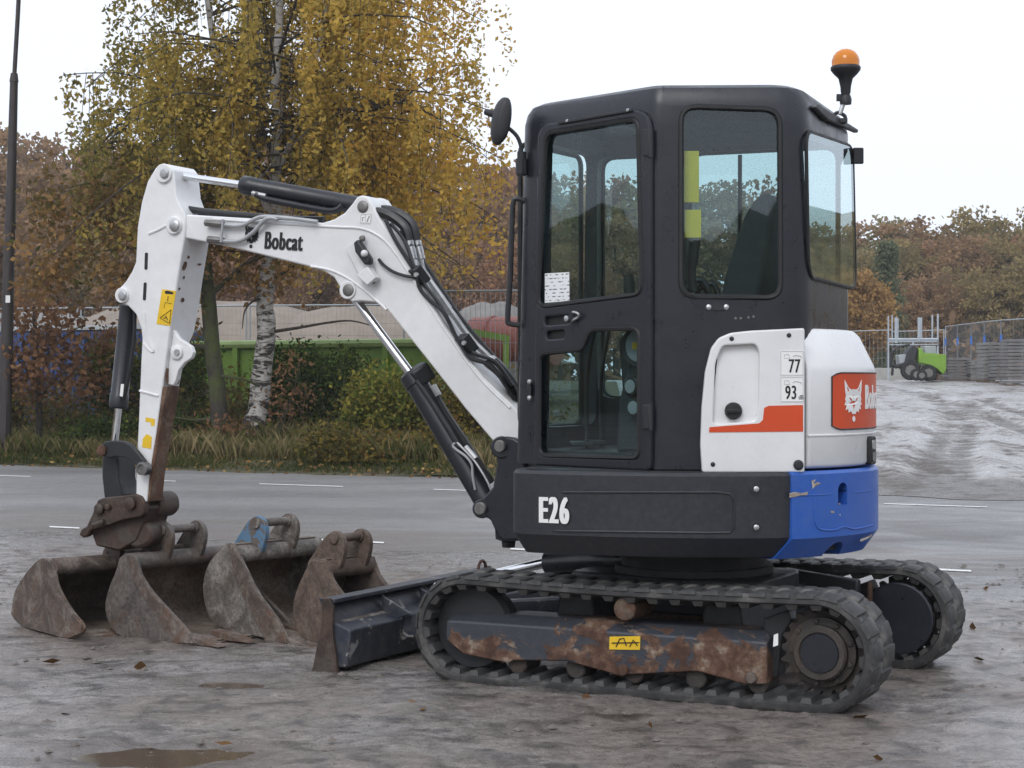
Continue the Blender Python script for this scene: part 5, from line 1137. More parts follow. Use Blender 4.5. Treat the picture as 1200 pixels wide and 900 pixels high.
# ------------------------------------------------------------------ the birch
rng = np.random.RandomState(11)
def taper(p0, r0, r1, n): return [r0 + (r1 - r0) * (i / max(n - 1, 1)) for i in range(n)]
bx_, bz_ = vp(298, 24.2); BZ = bz_; mpp = BZ / FOC
def bt(u, v, dz=0): return at(u, v, BZ + dz)
bo = Vector((bx_, bz_, float(h_verge(t_of(bx_, bz_), 24.2)) - .1))
birch = thing('birch_tree', tuple(bo), 'tall white-barked birch with drooping yellow autumn foliage, rising behind the raised boom', 'tree')
tr_px = [(288, 545, 19), (294, 522, 15), (303, 480, 13), (306, 440, 12), (312, 395, 11), (311, 350, 10), (316, 300, 8.5), (325, 255, 7.5), (322, 200, 6.2), (326, 140, 5.6), (323, 90, 5.2), (328, 20, 4.6), (326, -60, 3.8), (334, -160, 2.8), (345, -260, 1.8), (350, -330, 1)]
tp = spline([bt(u, v) for u, v, r in tr_px], 4); tr_r = np.interp(np.linspace(0, 1, len(tp)), np.linspace(0, 1, len(tr_px)), [r * mpp for u, v, r in tr_px])
trunk = obj('trunk', G().tube([p + Vector((rng.normal() * .008, rng.normal() * .008, 0)) for p in tp], [float(r) * rng.uniform(.95, 1.06) for r in tr_r], 12), B_birch, birch)
limbs = [([(318, 270), (302, 200), (276, 130), (254, 70), (243, 0), (232, -80), (225, -170)], [5, 4.4, 4, 3.6, 3.2, 2.6, .8], -.6), ([(321, 215), (350, 140), (372, 60), (386, -20), (396, -120)], [3.6, 3, 2.6, 2.2, 1], .8), ([(322, 185), (300, 130), (290, 60), (282, -40), (280, -140)], [3.2, 2.7, 2.3, 2, .8], 1.0),
         ([(316, 330), (345, 312), (385, 300), (420, 310), (450, 330)], [2.4, 1.9, 1.5, 1.1, .5], -.8), ([(311, 390), (350, 384), (385, 378), (412, 376), (440, 383)], [2.3, 1.7, 1.3, 1, .5], -.5), ([(320, 240), (365, 190), (420, 140), (470, 120), (515, 140)], [3, 2.5, 2.1, 1.6, .8], -.4), ([(321, 220), (270, 160), (210, 130), (160, 140), (110, 180)], [3, 2.5, 2, 1.5, .8], .4),
         ([(312, 350), (298, 352), (287, 364), (284, 385)], [1.8, 1.4, 1, .5], -.6)]
starts = []
for px, rr, dz in limbs:
    P = spline([bt(u, v, dz * i / (len(px) - 1)) for i, (u, v) in enumerate(px)], 4); R = np.interp(np.linspace(0, 1, len(P)), np.linspace(0, 1, len(rr)), rr) * mpp
    obj('limb', G().tube(P, [float(x) for x in R], 8), B_birch if rr[0] > 3.5 else B_dark, birch)
    if min(v for u, v in px) < 200: starts += P[4:]
starts += tp[24:]
tw = G(); lp_, lt_ = [], []
def crown_ok(p):
    u = 600 + FOC * p.x / p.y; v = HOR - FOC * (p.z - CAMH) / p.y
    return u, v
for i in range(228):
    s = starts[rng.randint(len(starts))]; az = rng.uniform(0, 2 * PI); L = rng.uniform(1.2, 4.7) * (1.0 if s.z < 9 else .75)
    d = Vector((math.cos(az), math.sin(az) * .8, 0)); pts = []; n = 9
    lift_ = rng.uniform(.0, .75); droop = rng.uniform(.6, 1.5)
    for k in range(n):
        q = k / (n - 1); pts.append(s + d * L * q + UP * (lift_ * L * q * .9 - droop * L * .42 * q * q) + Vector((rng.normal(), rng.normal(), rng.normal() * .5)) * .05 * q)
    u, v = crown_ok(pts[-1])
    if u < 45 or u > 600: continue
    if u < 130 and v < 60 and rng.rand() < .5: continue
    if 250 < u < 430 and v < 40 and rng.rand() < .35: continue
    tw.tube(pts, [.016 * (1 - .8 * k / (n - 1)) * (L / 3) + .003 for k in range(n)], 5)
    for j in range(int(9 + L * 5)):
        q = rng.uniform(.25, 1) ** .8; a = pts[min(int(q * (n - 1)), n - 2)]; b2 = pts[min(int(q * (n - 1)) + 1, n - 1)]; p = a + (b2 - a) * ((q * (n - 1)) % 1)
        hl = rng.uniform(.35, 1.5) * (1.25 if p.x > bx_ + 1.0 else .9); sway = Vector((rng.normal() * .16, rng.normal() * .16, 0)); 
        e = p + sway - UP * hl; u, v = crown_ok(e)
        if u < 300 and rng.rand() < .12: continue
        if v > 348 or (u < 330 and v > 315) or (200 < u < 430 and v > 262 and rng.rand() < .6): continue
        if rng.rand() < .22: tw.tube([p, p + sway * .6 - UP * hl * .5, e], [.007, .005, .003], 3)
        m_ = int(hl * 24)
        for k in range(m_):
            f_ = rng.rand()
            if abs(u - 324) < 26 and p.y < BZ + .5 and rng.rand() < .86: continue
            lp_.append(p + (e - p) * f_ + Vector(rng.normal(size=3)) * .06)
            base = .47 + .27 * np.clip((p.x - bx_) / 3.2, -1, 1) + .13 * math.sin(i * 1.7) + rng.normal() * .13
            lt_.append(base)
obj('twigs', tw, B_dark, birch, kind='stuff')
leaves('crown', [tuple(p) for p in lp_], .062, L_birch, birch, np.array(lt_), rng=rng)
print('birch leaves', len(lp_))

# ------------------------------------------------------------------ small trees and shrubs on the verge
def cloud(c, r, nclump, nleaf, sp, rg, shell=.55):
    out = []
    for i in range(nclump):
        d = rg.normal(size=3); d /= np.linalg.norm(d); q = np.array(c) + d * np.array(r) * rg.uniform(shell, 1.0) ** .6
        out.append(q + rg.normal(size=(nleaf, 3)) * sp)
    return np.concatenate(out)
def small_tree(name, label, u, off, trunk_px, boughs, crowns, lm, bark, cat='tree', group=None, leaf=.085, seed=1):
    rg = np.random.RandomState(seed); x, z = vp(u, off); k = z / FOC
    o = thing(name, (x, z, float(h_verge(t_of(x, z), off)) - .05), label, cat, group)
    P = spline([at(a, b, z) for a, b, r in trunk_px], 4); R = np.interp(np.linspace(0, 1, len(P)), np.linspace(0, 1, len(trunk_px)), [r * k for a, b, r in trunk_px])
    obj('trunk', G().tube(P, [float(q) for q in R], 10), bark, o)
    for px, r0 in boughs:
        Q = spline([at(a, b, z + rg.uniform(-.1, .1) + dz * i) for i, (a, b) in enumerate(px) for dz in [rg.uniform(-.25, .25)]], 4)
        obj('limb', G().tube(Q, [float(q) for q in np.linspace(r0 * k, .006, len(Q))], 6), bark, o)
    pts, tn = [], []
    for (cu, cv, ru, rv, n, bias) in crowns:
        c = at(cu, cv, z + rg.uniform(-.5, .5)); q = cloud(c, (ru * k, max(ru, rv) * k * .8, rv * k), max(3, n // 26), 26, .16, rg); pts.append(q); tn.append(np.clip(bias + rg.normal(size=len(q)) * .16 + np.repeat(rg.normal(size=max(3, n // 26)) * .12, 26), 0, 1))
    leaves('crown', np.concatenate(pts), leaf, lm, o, np.concatenate(tn), rng=rg)
    return o
small_tree('oak_tree', 'slim mossy-trunked oak with brown leaves standing left of the birch trunk', 258, 23.8,
           [(262, 528, 11), (258, 500, 10), (254, 450, 9.5), (249, 410, 9), (245, 360, 9), (240, 300, 7), (232, 230, 5), (228, 180, 2)],
           [([(244, 330), (200, 300), (150, 290), (100, 300)], 5), ([(246, 345), (290, 310), (330, 290), (360, 282)], 4), ([(240, 290), (180, 240), (120, 215), (80, 220)], 5), ([(238, 270), (270, 230), (300, 200)], 4), ([(252, 405), (232, 406), (208, 396)], 4.5), ([(250, 440), (290, 446), (330, 470)], 2.5), ([(256, 490), (225, 492), (190, 486)], 2.2), ([(243, 320), (215, 330), (180, 345)], 3)],
           [(110, 260, 80, 50, 825, .35), (180, 235, 70, 50, 825, .4), (250, 250, 60, 55, 715, .4), (130, 310, 75, 40, 825, .5), (245, 318, 75, 32, 825, .55), (320, 300, 45, 36, 385, .6), (60, 290, 45, 50, 385, .45), (200, 340, 50, 18, 231, .5), (75, 225, 50, 35, 385, .3), (215, 380, 28, 22, 71, .5)], L_oak, B_moss, seed=2, leaf=.080)
small_tree('oak_sapling', 'low bushy sapling with rust-brown leaves beside the lamp post', 46, 23.4,
           [(46, 520, 4.5), (46, 485, 4), (44, 450, 3.5), (42, 405, 3), (40, 360, 2)],
           [([(45, 470), (70, 440), (110, 420)], 2.5), ([(44, 450), (20, 420), (2, 410)], 2.2), ([(43, 430), (75, 395), (100, 380)], 2.2)],
           [(60, 430, 62, 40, 935, .5), (100, 400, 45, 34, 440, .55), (25, 410, 40, 45, 440, .45), (45, 365, 48, 34, 385, .6), (110, 450, 40, 28, 330, .4)], L_brown, B_dark, seed=3, leaf=.080)
def shrub(name, label, u, off, crowns, lm, seed, leaf=.075, cat='shrub', stems=7, group=None):
    rg = np.random.RandomState(seed); x, z = vp(u, off); k = z / FOC; gz = float(h_verge(t_of(x, z), off))
    o = thing(name, (x, z, gz), label, cat, group); g = G()
    for i in range(stems):
        c = crowns[i % len(crowns)]; e = at(c[0] + rg.uniform(-c[2], c[2]) * .8, c[1] - c[3] * rg.uniform(.2, 1.0), z + rg.uniform(-.4, .4)); s = Vector((x + (e.x - x) * .6 + rg.normal() * .12, z + rg.normal() * .12, gz - .05))
        g.tube(spline([s, s.lerp(e, .5) + Vector(rg.normal(size=3)) * .08, e], 3), [float(q) for q in np.linspace(.018, .005, 7)], 4)
    obj('stems', g, B_dark, o, kind='stuff')
    pts, tn = [], []
    for (cu, cv, ru, rv, n, bias) in crowns:
        n = int(n * 1.9); nc = max(3, n // 24); c = at(cu, cv, z + rg.uniform(-.3, .3)); q = cloud(c, (ru * k, .7, rv * k), nc, 24, .13, rg, .1); q[:, 2] = np.maximum(q[:, 2], gz + .02)
        pts.append(q); tn.append(np.clip(bias + rg.normal(size=len(q)) * .17 + np.repeat(rg.normal(size=nc) * .12, 24), 0, 1))
    leaves('foliage', np.concatenate(pts), leaf * .68, lm, o, np.concatenate(tn), rng=rg)
shrub('leafy_shrub', 'dark green shrub growing in front of the lime green container, right of the birch', 355, 25.2, [(345, 450, 40, 45, 2200, .3), (385, 465, 36, 42, 1700, .3), (330, 490, 34, 30, 900, .25), (410, 440, 30, 34, 800, .4)], L_green, 21)
shrub('leafy_shrub', 'yellow-leaved shrub showing beneath the boom cylinder', 452, 24.6, [(440, 465, 30, 34, 1100, .9), (470, 480, 32, 32, 900, .85), (425, 490, 26, 24, 500, .8)], L_green, 22, .08)
shrub('leafy_shrub', 'green and yellow shrub left of the mossy oak trunk, behind the dipper arm', 185, 25.0, [(135, 425, 45, 26, 1200, .75), (190, 450, 40, 44, 1300, .45), (225, 440, 26, 44, 1000, .5), (150, 470, 44, 30, 1100, .35)], L_green, 23)
shrub('leafy_shrub', 'reddish brown undergrowth around the foot of the birch', 275, 23.6, [(270, 512, 36, 14, 420, .6), (235, 522, 34, 12, 320, .5), (340, 470, 30, 24, 120, .5), (345, 430, 16, 14, 60, .8)], L_brown, 24, .07)
shrub('bramble_bush', 'low bramble with mixed yellow and red leaves at the road edge below the boom', 470, 22.9, [(440, 532, 50, 17, 1300, .5), (500, 535, 40, 17, 1000, .6), (390, 520, 34, 16, 600, .35), (540, 540, 36, 14, 500, .3), (520, 515, 30, 18, 500, .55)], L_mix, 25, .075)
shrub('leafy_shrub', 'sparse brown-twigged shrub between the boom and the cab', 560, 24.8, [(545, 470, 34, 36, 800, .45), (580, 480, 30, 40, 800, .4), (505, 470, 24, 36, 500, .4), (590, 520, 30, 24, 500, .4)], L_mix, 26, .07)
shrub('leafy_shrub', 'tangled olive shrub at the left edge behind the lamp post', 5, 24.6, [(0, 470, 40, 40, 1100, .35), (-50, 450, 40, 50, 900, .4), (70, 490, 40, 26, 700, .35), (110, 505, 30, 20, 400, .3)], L_mix, 27, .075)
shrub('leafy_shrub', 'grassy dark shrub low down behind the bucket cylinder', 140, 23.6, [(140, 505, 34, 24, 700, .3), (95, 515, 34, 18, 500, .35), (205, 505, 30, 24, 600, .3)], L_green, 28, .07)
# grasses: one object of thin blades; fallen leaves
def blades(name, n, off0, off1, t0, t1, hh, m, seed, bias=.5, wid=.012):
    rg = np.random.RandomState(seed); tt = rg.uniform(t0, t1, n); oo = rg.uniform(off0, off1, n); keep = vnoise(tt * .9, oo * .9, 77) + rg.uniform(-.3, .3, n) > .33; tt, oo = tt[keep], oo[keep]; n = len(tt)
    x = .89 * tt + .456 * oo; y = -.456 * tt + .89 * oo; z = h_verge(tt, oo) - .02
    h = hh * rg.uniform(.4, 1.25, n) * (.6 + .8 * vnoise(tt * .7, oo * .7, 5)); a = rg.uniform(0, 2 * PI, n); lx, ly = rg.normal(size=n) * .28 * h, rg.normal(size=n) * .28 * h
    wx, wy = np.cos(a) * wid, np.sin(a) * wid
    b0 = np.stack([x - wx, y - wy, z], 1); b1 = np.stack([x + wx, y + wy, z], 1); m1 = np.stack([x + lx * .4 + wx * .6, y + ly * .4 + wy * .6, z + h * .65], 1); tp_ = np.stack([x + lx, y + ly, z + h], 1)
    v = np.stack([b0, b1, m1, tp_], 1).reshape(-1, 3).astype(np.float32)
    me = bpy.data.meshes.new(name); me.vertices.add(4 * n); me.loops.add(4 * n); me.polygons.add(n); me.vertices.foreach_set('co', v.ravel()); me.loops.foreach_set('vertex_index', np.arange(4 * n, dtype=np.int32)); me.polygons.foreach_set('loop_start', np.arange(0, 4 * n, 4, dtype=np.int32)); me.update(calc_edges=True)
    at_ = me.attributes.new('tint', 'FLOAT', 'FACE'); at_.data.foreach_set('value', np.clip(bias + .55 * (vnoise(tt * .6, oo * .9, 12) - .5) + rg.normal(size=n) * .22, 0, 1).astype(np.float32)); me.materials.append(m)
    o = bpy.data.objects.new(name, me); COL.objects.link(o); tag(o, kind='stuff')
blades('tall_grass', 70000, 22.3, 26, -36, -8.5, .33, L_grass, 41, .55, .0048)
blades('short_grass', 26000, 21.6, 22.7, -36, -8.6, .12, L_grass, 42, .25, .007)
rg = np.random.RandomState(50); tt, oo = rg.uniform(-34, -9, 1500), 21.3 + np.abs(rg.normal(size=1500)) * 1.3
leaves('fallen_leaves', np.stack([.89 * tt + .456 * oo, -.456 * tt + .89 * oo, np.where(oo > 21.5, h_verge(tt, oo) + .05, .012)], 1), .055, L_fall, None, rg.uniform(0, 1, 1500), flat=.9, rng=rg)
tag(obj('pale_stone', G().ball(at(369, 514, vp(369, 23.2)[1]), .07, 6, (1, .8, .75)), plain('pale_stone', (.5, .48, .44), .8)), 'pale rounded stone lying in the verge grass', 'stone')
# a few leaves and twigs blown onto the forecourt
rg = np.random.RandomState(57); q = np.stack([rg.uniform(-4, 4, 70), rg.uniform(6.2, 12, 70), np.full(70, .022)], 1)
leaves('blown_leaves', q, .045, L_fall, None, rg.uniform(0, .5, 70), flat=.95, rng=rg)
# tangled dry scrub along the back of the verge, in front of the containers
rg = np.random.RandomState(58); g = G(); pts, tn = [], []
for i in range(620):
    u = rg.uniform(-60, 640); off = rg.uniform(24.4, 26.6); x, z = vp(u, off); gz = float(h_verge(t_of(x, z), off)); hh = rg.uniform(.5, 1.35)
    b_ = Vector((x, z, gz - .05)); e = b_ + Vector((rg.normal() * .22, rg.normal() * .15, hh)); m_ = b_.lerp(e, .5) + Vector((rg.normal() * .07, rg.normal() * .07, 0))
    g.tube([b_, m_, e], [.009, .006, .002], 3)
    for k in range(2): f = m_.lerp(e, rg.rand()); g.tube([f, f + Vector((rg.normal() * .2, rg.normal() * .15, rg.uniform(.08, .3)))], [.005, .002], 3)
    n_ = int(rg.uniform(4, 34)); f_ = rg.uniform(.15, 1, n_)[:, None]; pts.append(np.array(b_) * (1 - f_) + np.array(e) * f_ + rg.normal(size=(n_, 3)) * .11); tn.append(np.clip(rg.uniform(.15, .75) + rg.normal(size=n_) * .15, 0, 1))
obj('scrub_stems', g, plain('dry_stems', (.15, .115, .075), .9, 0, .4, 2), smooth=0, kind='stuff')
leaves('roadside_scrub', np.concatenate(pts), .06, L_mix, None, np.concatenate(tn), rng=rg)
# ------------------------------------------------------------------ street lamp
lx, lz = vp(7, 22.6); lb_ = Vector((lx, lz, float(h_verge(t_of(lx, lz), 22.6)) - .1)); kk = lz / FOC
def lpp(u, v): return at(u, v, lz)
lamp = thing('street_lamp', tuple(lb_), 'slim dark brown street lamp post at the left edge', 'street lamp')
M_post = plain('brown_post_paint', (.040, .032, .030), .55, 0, .3, 4)
obj('pole', G().tube([lpp(4, 545), lpp(5.5, 500), lpp(8.5, 380), lpp(12, 260), lpp(16.5, 92)], [8.2 * kk, 7.8 * kk, 7.0 * kk, 6 * kk, 4.6 * kk], 14), M_post, lamp)
obj('pole_top', G().tube(spline([lpp(16.5, 93), lpp(19, 50), lpp(21.5, 5), lpp(22, -25), lpp(14, -50), lpp(-20, -58)], 4), 2.6 * kk, 10), M_post, lamp)
obj('pole_collar', G().tube([lpp(16.4, 96), lpp(16.7, 86)], [5.3 * kk, 4 * kk], 14).tube([lpp(12, 268), lpp(12.2, 260)], 6.8 * kk, 14), M_post, lamp)
obj('number_tag', G().prism([lpp(u, v) - Vector((0, .11, 0)) for u, v in [(8.6, 355), (8.8, 346.5), (14, 346.5), (14, 355)]], Vector((0, .004, 0))), M_decalw, lamp, smooth=0)
obj('lantern', G().box(lpp(-40, -58), (.5, .2, .1)), M_post, lamp, bevel=.02)
obj('base_door', G().prism([lpp(u, v) - Vector((0, .125, 0)) for u, v in [(2.5, 520), (3.5, 470), (10, 470), (9, 520)]], Vector((0, .02, 0))), M_post, lamp, bevel=.004)

# ------------------------------------------------------------------ mesh fence panels
M_galv = plain('galvanised_steel', (.38, .40, .42), .5, .4, .2, 4)
M_gblue = plain('blue_fence_clip', (.05, .16, .5), .5)
def fence_panel(p0, p1, h, label, group, wire=.0032, dv=.11, dh=.25, lift=.10):
    p0, p1 = Vector(p0), Vector(p1); o = thing('fence_panel', tuple(p0), label, 'fence', group)
    for p in (p0, p1): obj('post', G().cyl(p, p + UP * h, .021, n=8), M_galv, o)
    for z in (h - .02, lift): obj('rail', G().cyl(p0 + UP * z, p1 + UP * z, .019, n=8), M_galv, o)
    g = G(); L = (p1 - p0).length
    for i in range(1, int(L / dv)): q = p0.lerp(p1, i * dv / L); g.tube([q + UP * lift, q + UP * (h - .02)], wire, 3)
    for j in range(1, int((h - lift) / dh)): g.tube([p0 + UP * (lift + j * dh), p1 + UP * (lift + j * dh)], wire, 3)
    obj('wire_mesh', g, M_galv, o, kind='stuff', smooth=0)
    b = G().box(p1 + UP * .05, (.65, .22, .12)); obj('foot_block', b, M_pin, o, bevel=.02)
    return o
def along_off(u, off, v): x, z = vp(u, off); return Vector((x, z, CAMH + (HOR - v) / FOC * z))
FL = [(-120, 362), (95, 360), (293, 357), (478, 356)]
for (ua, va), (ub, vb), lab in zip(FL[:-1], FL[1:], ['wire mesh fence panel behind the blue container at far left', 'wire mesh fence panel between the dipper arm and the birch, behind the green container', 'wire mesh fence panel running right from the birch trunk, below the boom']):
    a, b = along_off(ua, 31.5, va), along_off(ub, 31.5, vb); fence_panel(a - UP * 2.0, b - UP * 2.0 + Vector((-.08, 0, 0)), 2.0, lab, 'mesh fence panels along the road')
a, b = along_off(512, 28.4, 340), along_off(640, 28.4, 339)
fence_panel(a - UP * 2.25, b - UP * 2.25, 2.25, 'taller dark mesh fence panel in front of the red tank, left of the cab', 'mesh fence panels along the road', .005, .10, .4)
# ------------------------------------------------------------------ containers, heaps and tank behind the verge
def box_on(u0, u1, off, v_top, depth):
    a, b = along_off(u0, off, v_top), along_off(u1, off, v_top); return a, b, (RN * depth)
M_limec = worn_paint('lime_green_container_paint', (.17, .30, .035), (.12, .10, .07), .5, .78, 1.2, (.12, .16, .03), .4)
a, b, d = box_on(118, 500, 28.6, 406, 2.2); b.z = a.z; zb = .2
gc = thing('green_container', (a.x, a.y, zb), 'long lime green open container half hidden behind the shrubs', 'container')
obj('wall', G().prism([a - UP * .04, b - UP * .04, Vector((b.x, b.y, zb)), Vector((a.x, a.y, zb))], d * .04), M_limec, gc)
obj('wall', G().prism([a + d - UP * .04, b + d - UP * .04, Vector((b.x, b.y, zb)) + d, Vector((a.x, a.y, zb)) + d], d * .04), M_limec, gc)
for q in (a, b): obj('end_wall', G().prism([q - UP * .04 + d * .05, q - UP * .04 + d * .99, Vector((q.x, q.y, zb)) + d * .99, Vector((q.x, q.y, zb)) + d * .05], (b - a).normalized() * .06), M_limec, gc)
obj('rim', G().tube([a - d * .02, b - d * .02], .085, 8).tube([a + d, b + d], .085, 8), plain('pale_green_rim', (.26, .36, .12), .5, 0, .2, 2), gc)
n_ = 9
for i in range(n_ + 1):
    q = a.lerp(b, i / n_); obj('rib', G().box(Vector((q.x, q.y, (zb + a.z) / 2)) - RN * .05, (.12, .10, a.z - zb - .1), Matrix.Rotation(math.radians(-27), 3, 'Z')), M_limec, gc, bevel=.01)
M_bluec = worn_paint('blue_container_paint', (.022, .062, .20), (.2, .2, .2), .5, .7, 1.5, (.12, .13, .16), .4)
a, b, d = box_on(-140, 168, 27.6, 392, 2.0); b.z = a.z
bcn = thing('blue_container', (a.x, a.y, .2), 'blue corrugated container with pale top edge behind the sapling', 'container')
obj('wall', G().prism([a, b, Vector((b.x, b.y, .2)), Vector((a.x, a.y, .2))], d), M_bluec, bcn)
for i in range(26): q = a.lerp(b, (i + .5) / 26); obj('corrugation', G().box(Vector((q.x, q.y, (a.z + .2) / 2)) - RN * .02, (.10, .06, a.z - .3), Matrix.Rotation(math.radians(-27), 3, 'Z')), M_bluec, bcn, bevel=.01)
obj('top_edge', G().prism([a - RN * .04 + UP * .02, b - RN * .04 + UP * .02, b + d + UP * .02, a + d + UP * .02], UP * .09), plain('pale_edge', (.42, .45, .47), .6), bcn, bevel=.01)
def heap(name, label, u, off, v_top, wpx, m, seed, v_base=400, depth=4, cat='heap', prof=None):
    x, z = vp(u, off); k = z / FOC; zt = CAMH + (HOR - v_top) * k; z0 = CAMH + (HOR - v_base) * k - .6; R = wpx * k / 2
    gx = np.linspace(-1.15, 1.15, 46); gy = np.linspace(-1.15, 1.15, 26); X, Y = np.meshgrid(gx, gy)
    r = np.sqrt(X ** 2 + Y ** 2); H = np.clip(1 - np.clip(r, 0, 1) ** 2.6, 0, 1); nz = fbm(X * 4 + seed, Y * 4, 4, seed)
    Zz = z0 + (zt - z0) * np.clip(H * (1 + nz * .16), 0, None) + nz * .10
    V = [tuple(RT * float(a * R) + RN * float(b_ * depth) + Vector((x, z, float(c)))) for a, b_, c in zip(X.ravel(), Y.ravel(), Zz.ravel())]
    F = [(j * 46 + i, j * 46 + i + 1, (j + 1) * 46 + i + 1, (j + 1) * 46 + i) for j in range(25) for i in range(45)]
    return tag(obj(name, G().add(V, F), m, smooth=180), label, cat)
M_sand = plain('grey_sand', (.25, .205, .165), .95, 0, .25, 1.5, .8, 8); M_gravel = plain('pale_gravel', (.22, .21, .195), .95, 0, .3, 2, .8, 12)
heap('sand_heap', 'broad beige-grey sand heap behind the fence, left of the birch', 250, 40, 352, 420, M_sand, 3, 405, 6)
heap('sand_heap', 'low pale sand heap behind the blue container at far left', 40, 42, 366, 300, M_gravel, 5, 405, 5)
heap('rubble_heap', 'grey rubble heap between the birch and the boom', 440, 42, 360, 300, M_sand, 8, 400, 5)
heap('gravel_heap', 'small pale gravel heap topping the red tank', 580, 38, 356, 110, M_gravel, 12, 395, 3)
tx0, tz0 = vp(548, 30.5); k_ = tz0 / FOC
tk = thing('red_tank', (tx0, tz0, .5), 'big faded red cylindrical tank lying behind the mesh fence beside the cab', 'tank')
M_tank = worn_paint('faded_red_paint', (.30, .085, .065), (.16, .08, .05), .6, .62, 2, (.42, .25, .2), .6)
ca = at(552, 402, tz0); cb = ca + RT * 1.9
obj('shell', G().lathe(ca, cb - ca, [(0, .38), (.04, .46), (.10, .50), (1.7, .50), (1.82, .44), (1.88, .2)], 28), M_tank, tk, smooth=40)
for s in (.5, 1.2): obj('hoop', G().lathe(ca + RT * s, RT, [(-.03, .505), (-.03, .525), (.03, .525), (.03, .505)], 28), M_tank, tk)
obj('opening', G().lathe(ca - RT * .01, RT, [(0, .30), (-.06, .26), (-.055, .0)], 24), M_black, tk)
obj('cradle', G().box(ca + RT * 1 - UP * .62, (.3, .9, .5)), M_pin, tk)
fz = vp(575, 29.4)[1]
gf = thing('green_gantry', tuple(at(575, 440, fz)), 'lime green steel gantry standing before the red tank', 'gantry')
obj('beam', G().tube([at(548, 388, fz), at(597, 397, fz)], .085, 4), M_limec, gf)
for u in (553, 593): obj('leg', G().tube([at(u, 394, fz), at(u, 446, fz)], .075, 4), M_limec, gf)

# ------------------------------------------------------------------ the yard's far side: stacks, machine, rack, fences
def yb_(x, y): return float(h_yard(t_of(x, y), off_of(x, y)))
M_slab = plain('dark_concrete_slab', (.19, .182, .182), .9, 0, .3, 3, .4, 30); M_slab2 = plain('grey_concrete_slab', (.25, .243, .24), .9, 0, .3, 3, .4, 30)
M_wood = plain('weathered_pallet_wood', (.16, .12, .09), .9, 0, .3, 4)
def slab_stack(u0, u1, v_top, v_bot, Z, n, label, mslab, seed, depth=.9):
    rg = random.Random(seed); A, B = at(u0, v_bot, Z), at(u1, v_bot, Z); H = (v_bot - v_top) * Z / FOC; w_ = B.x - A.x
    o = thing('slab_stack', ((A.x + B.x) / 2, Z + depth / 2, A.z - .05), label, 'slab stack', 'stacks of concrete slabs in the yard')
    hs_ = (H - .10) / n; me = make_mesh('slab', G().box((0, 0, 0), (w_ * .98, depth, hs_ * .80)), mslab)
    obj('pallet', G().box(((A.x + B.x) / 2, Z + depth / 2, A.z + .01), (w_, depth, .12)), M_wood, o)
    for i in range(n):
        inst('slab', me, Matrix.Translation(((A.x + B.x) / 2 + rg.uniform(-.02, .02), Z + depth / 2 + rg.uniform(-.03, .03), A.z + .08 + hs_ * (i + .5))) @ Matrix.Rotation(rg.uniform(-.02, .02), 4, 'Z'), o)
slab_stack(1153, 1166.5, 400, 447, 55, 10, 'slim grey stack of concrete slabs, leftmost of the three tall stacks in the yard', M_slab2, 1)
slab_stack(1167.5, 1179.5, 400, 449, 54, 11, 'dark stack of concrete slabs, middle one of the three tall stacks in the yard', M_slab, 2)
slab_stack(1181, 1206, 396, 453, 52, 13, 'widest and nearest tall stack of dark concrete slabs, at the right edge', M_slab, 3)
slab_stack(1110, 1137, 418, 447, 57, 7, 'low dark pile of concrete slabs touching the lime green machine', M_slab, 4)
slab_stack(1137.6, 1151.5, 421, 447.5, 56.5, 7, 'low grey pile of concrete slabs next to the slim tall stack', M_slab2, 5)
Zg = 56.0
gm = thing('compact_machine', tuple(at(1085, 447, Zg)), 'small lime green machine with black tyres parked by the slab piles', 'machine')
M_lm = plain('lime_machine_paint', (.20, .37, .045), .5, 0, .2, 2)
def ap(u, v, dz=0): return at(u, v, Zg + dz)
obj('body_panel', G().prism([ap(u, v) for u, v in [(1076.5, 408), (1080.5, 408), (1082, 413.5), (1109, 415.5), (1109, 433), (1105.5, 439), (1098, 432), (1090, 428), (1076.5, 425)]], Vector((0, 1.1, 0))), M_lm, gm, bevel=.02)
obj('seat_block', G().prism([ap(u, v, .2) for u, v in [(1083, 414), (1084, 405.5), (1097, 405.5), (1098, 415)]], Vector((0, .7, 0))), M_galv, gm, bevel=.02)
for u, v, r_, dz in ((1067, 434, .31, -.05), (1088, 437, .26, -.05), (1074, 439, .19, -.2), (1080, 440, .17, -.25), (1092, 436, .28, .9)):
    k = obj('wheel', G().lathe(ap(u, v, dz), (0.15, 1, 0), [(-.10, r_ * .6), (-.10, r_ * .9), (-.06, r_), (.10, r_), (.13, r_ * .9), (.13, r_ * .6)], 22), M_rubber, gm, smooth=40)
    obj('rim', G().lathe(ap(u, v, dz), (0.15, 1, 0), [(-.115, r_ * .52), (-.10, r_ * .30), (-.09, r_ * .12), (.08, r_ * .3)], 16), M_pin, k)
obj('mudguard', G().prism([ap(u, v) for u, v in [(1057, 432), (1063, 412), (1070, 404), (1076, 408), (1072, 424), (1066, 434)]], Vector((0, .6, 0))), M_plastic, gm, bevel=.03)
obj('hitch_arm', G().tube([ap(1060, 427), ap(1050, 430), ap(1044, 427), ap(1046, 411)], .06, 6).tube([ap(1046, 430), ap(1045.5, 440)], .04, 6).tube([ap(1046, 412), ap(1052, 406), ap(1066, 404)], .035, 6), M_black, gm)
obj('counterweight', G().prism([ap(u, v) for u, v in [(1053, 416), (1062, 415), (1060, 425), (1054, 427)]], Vector((0, .5, 0))), M_galv, gm, bevel=.02)
obj('mud_scraper', G().prism([ap(u, v) for u, v in [(1092, 433), (1104, 441), (1106, 446), (1098, 446)]], Vector((0, .8, 0))), M_rust, gm)
Zr = 60.0
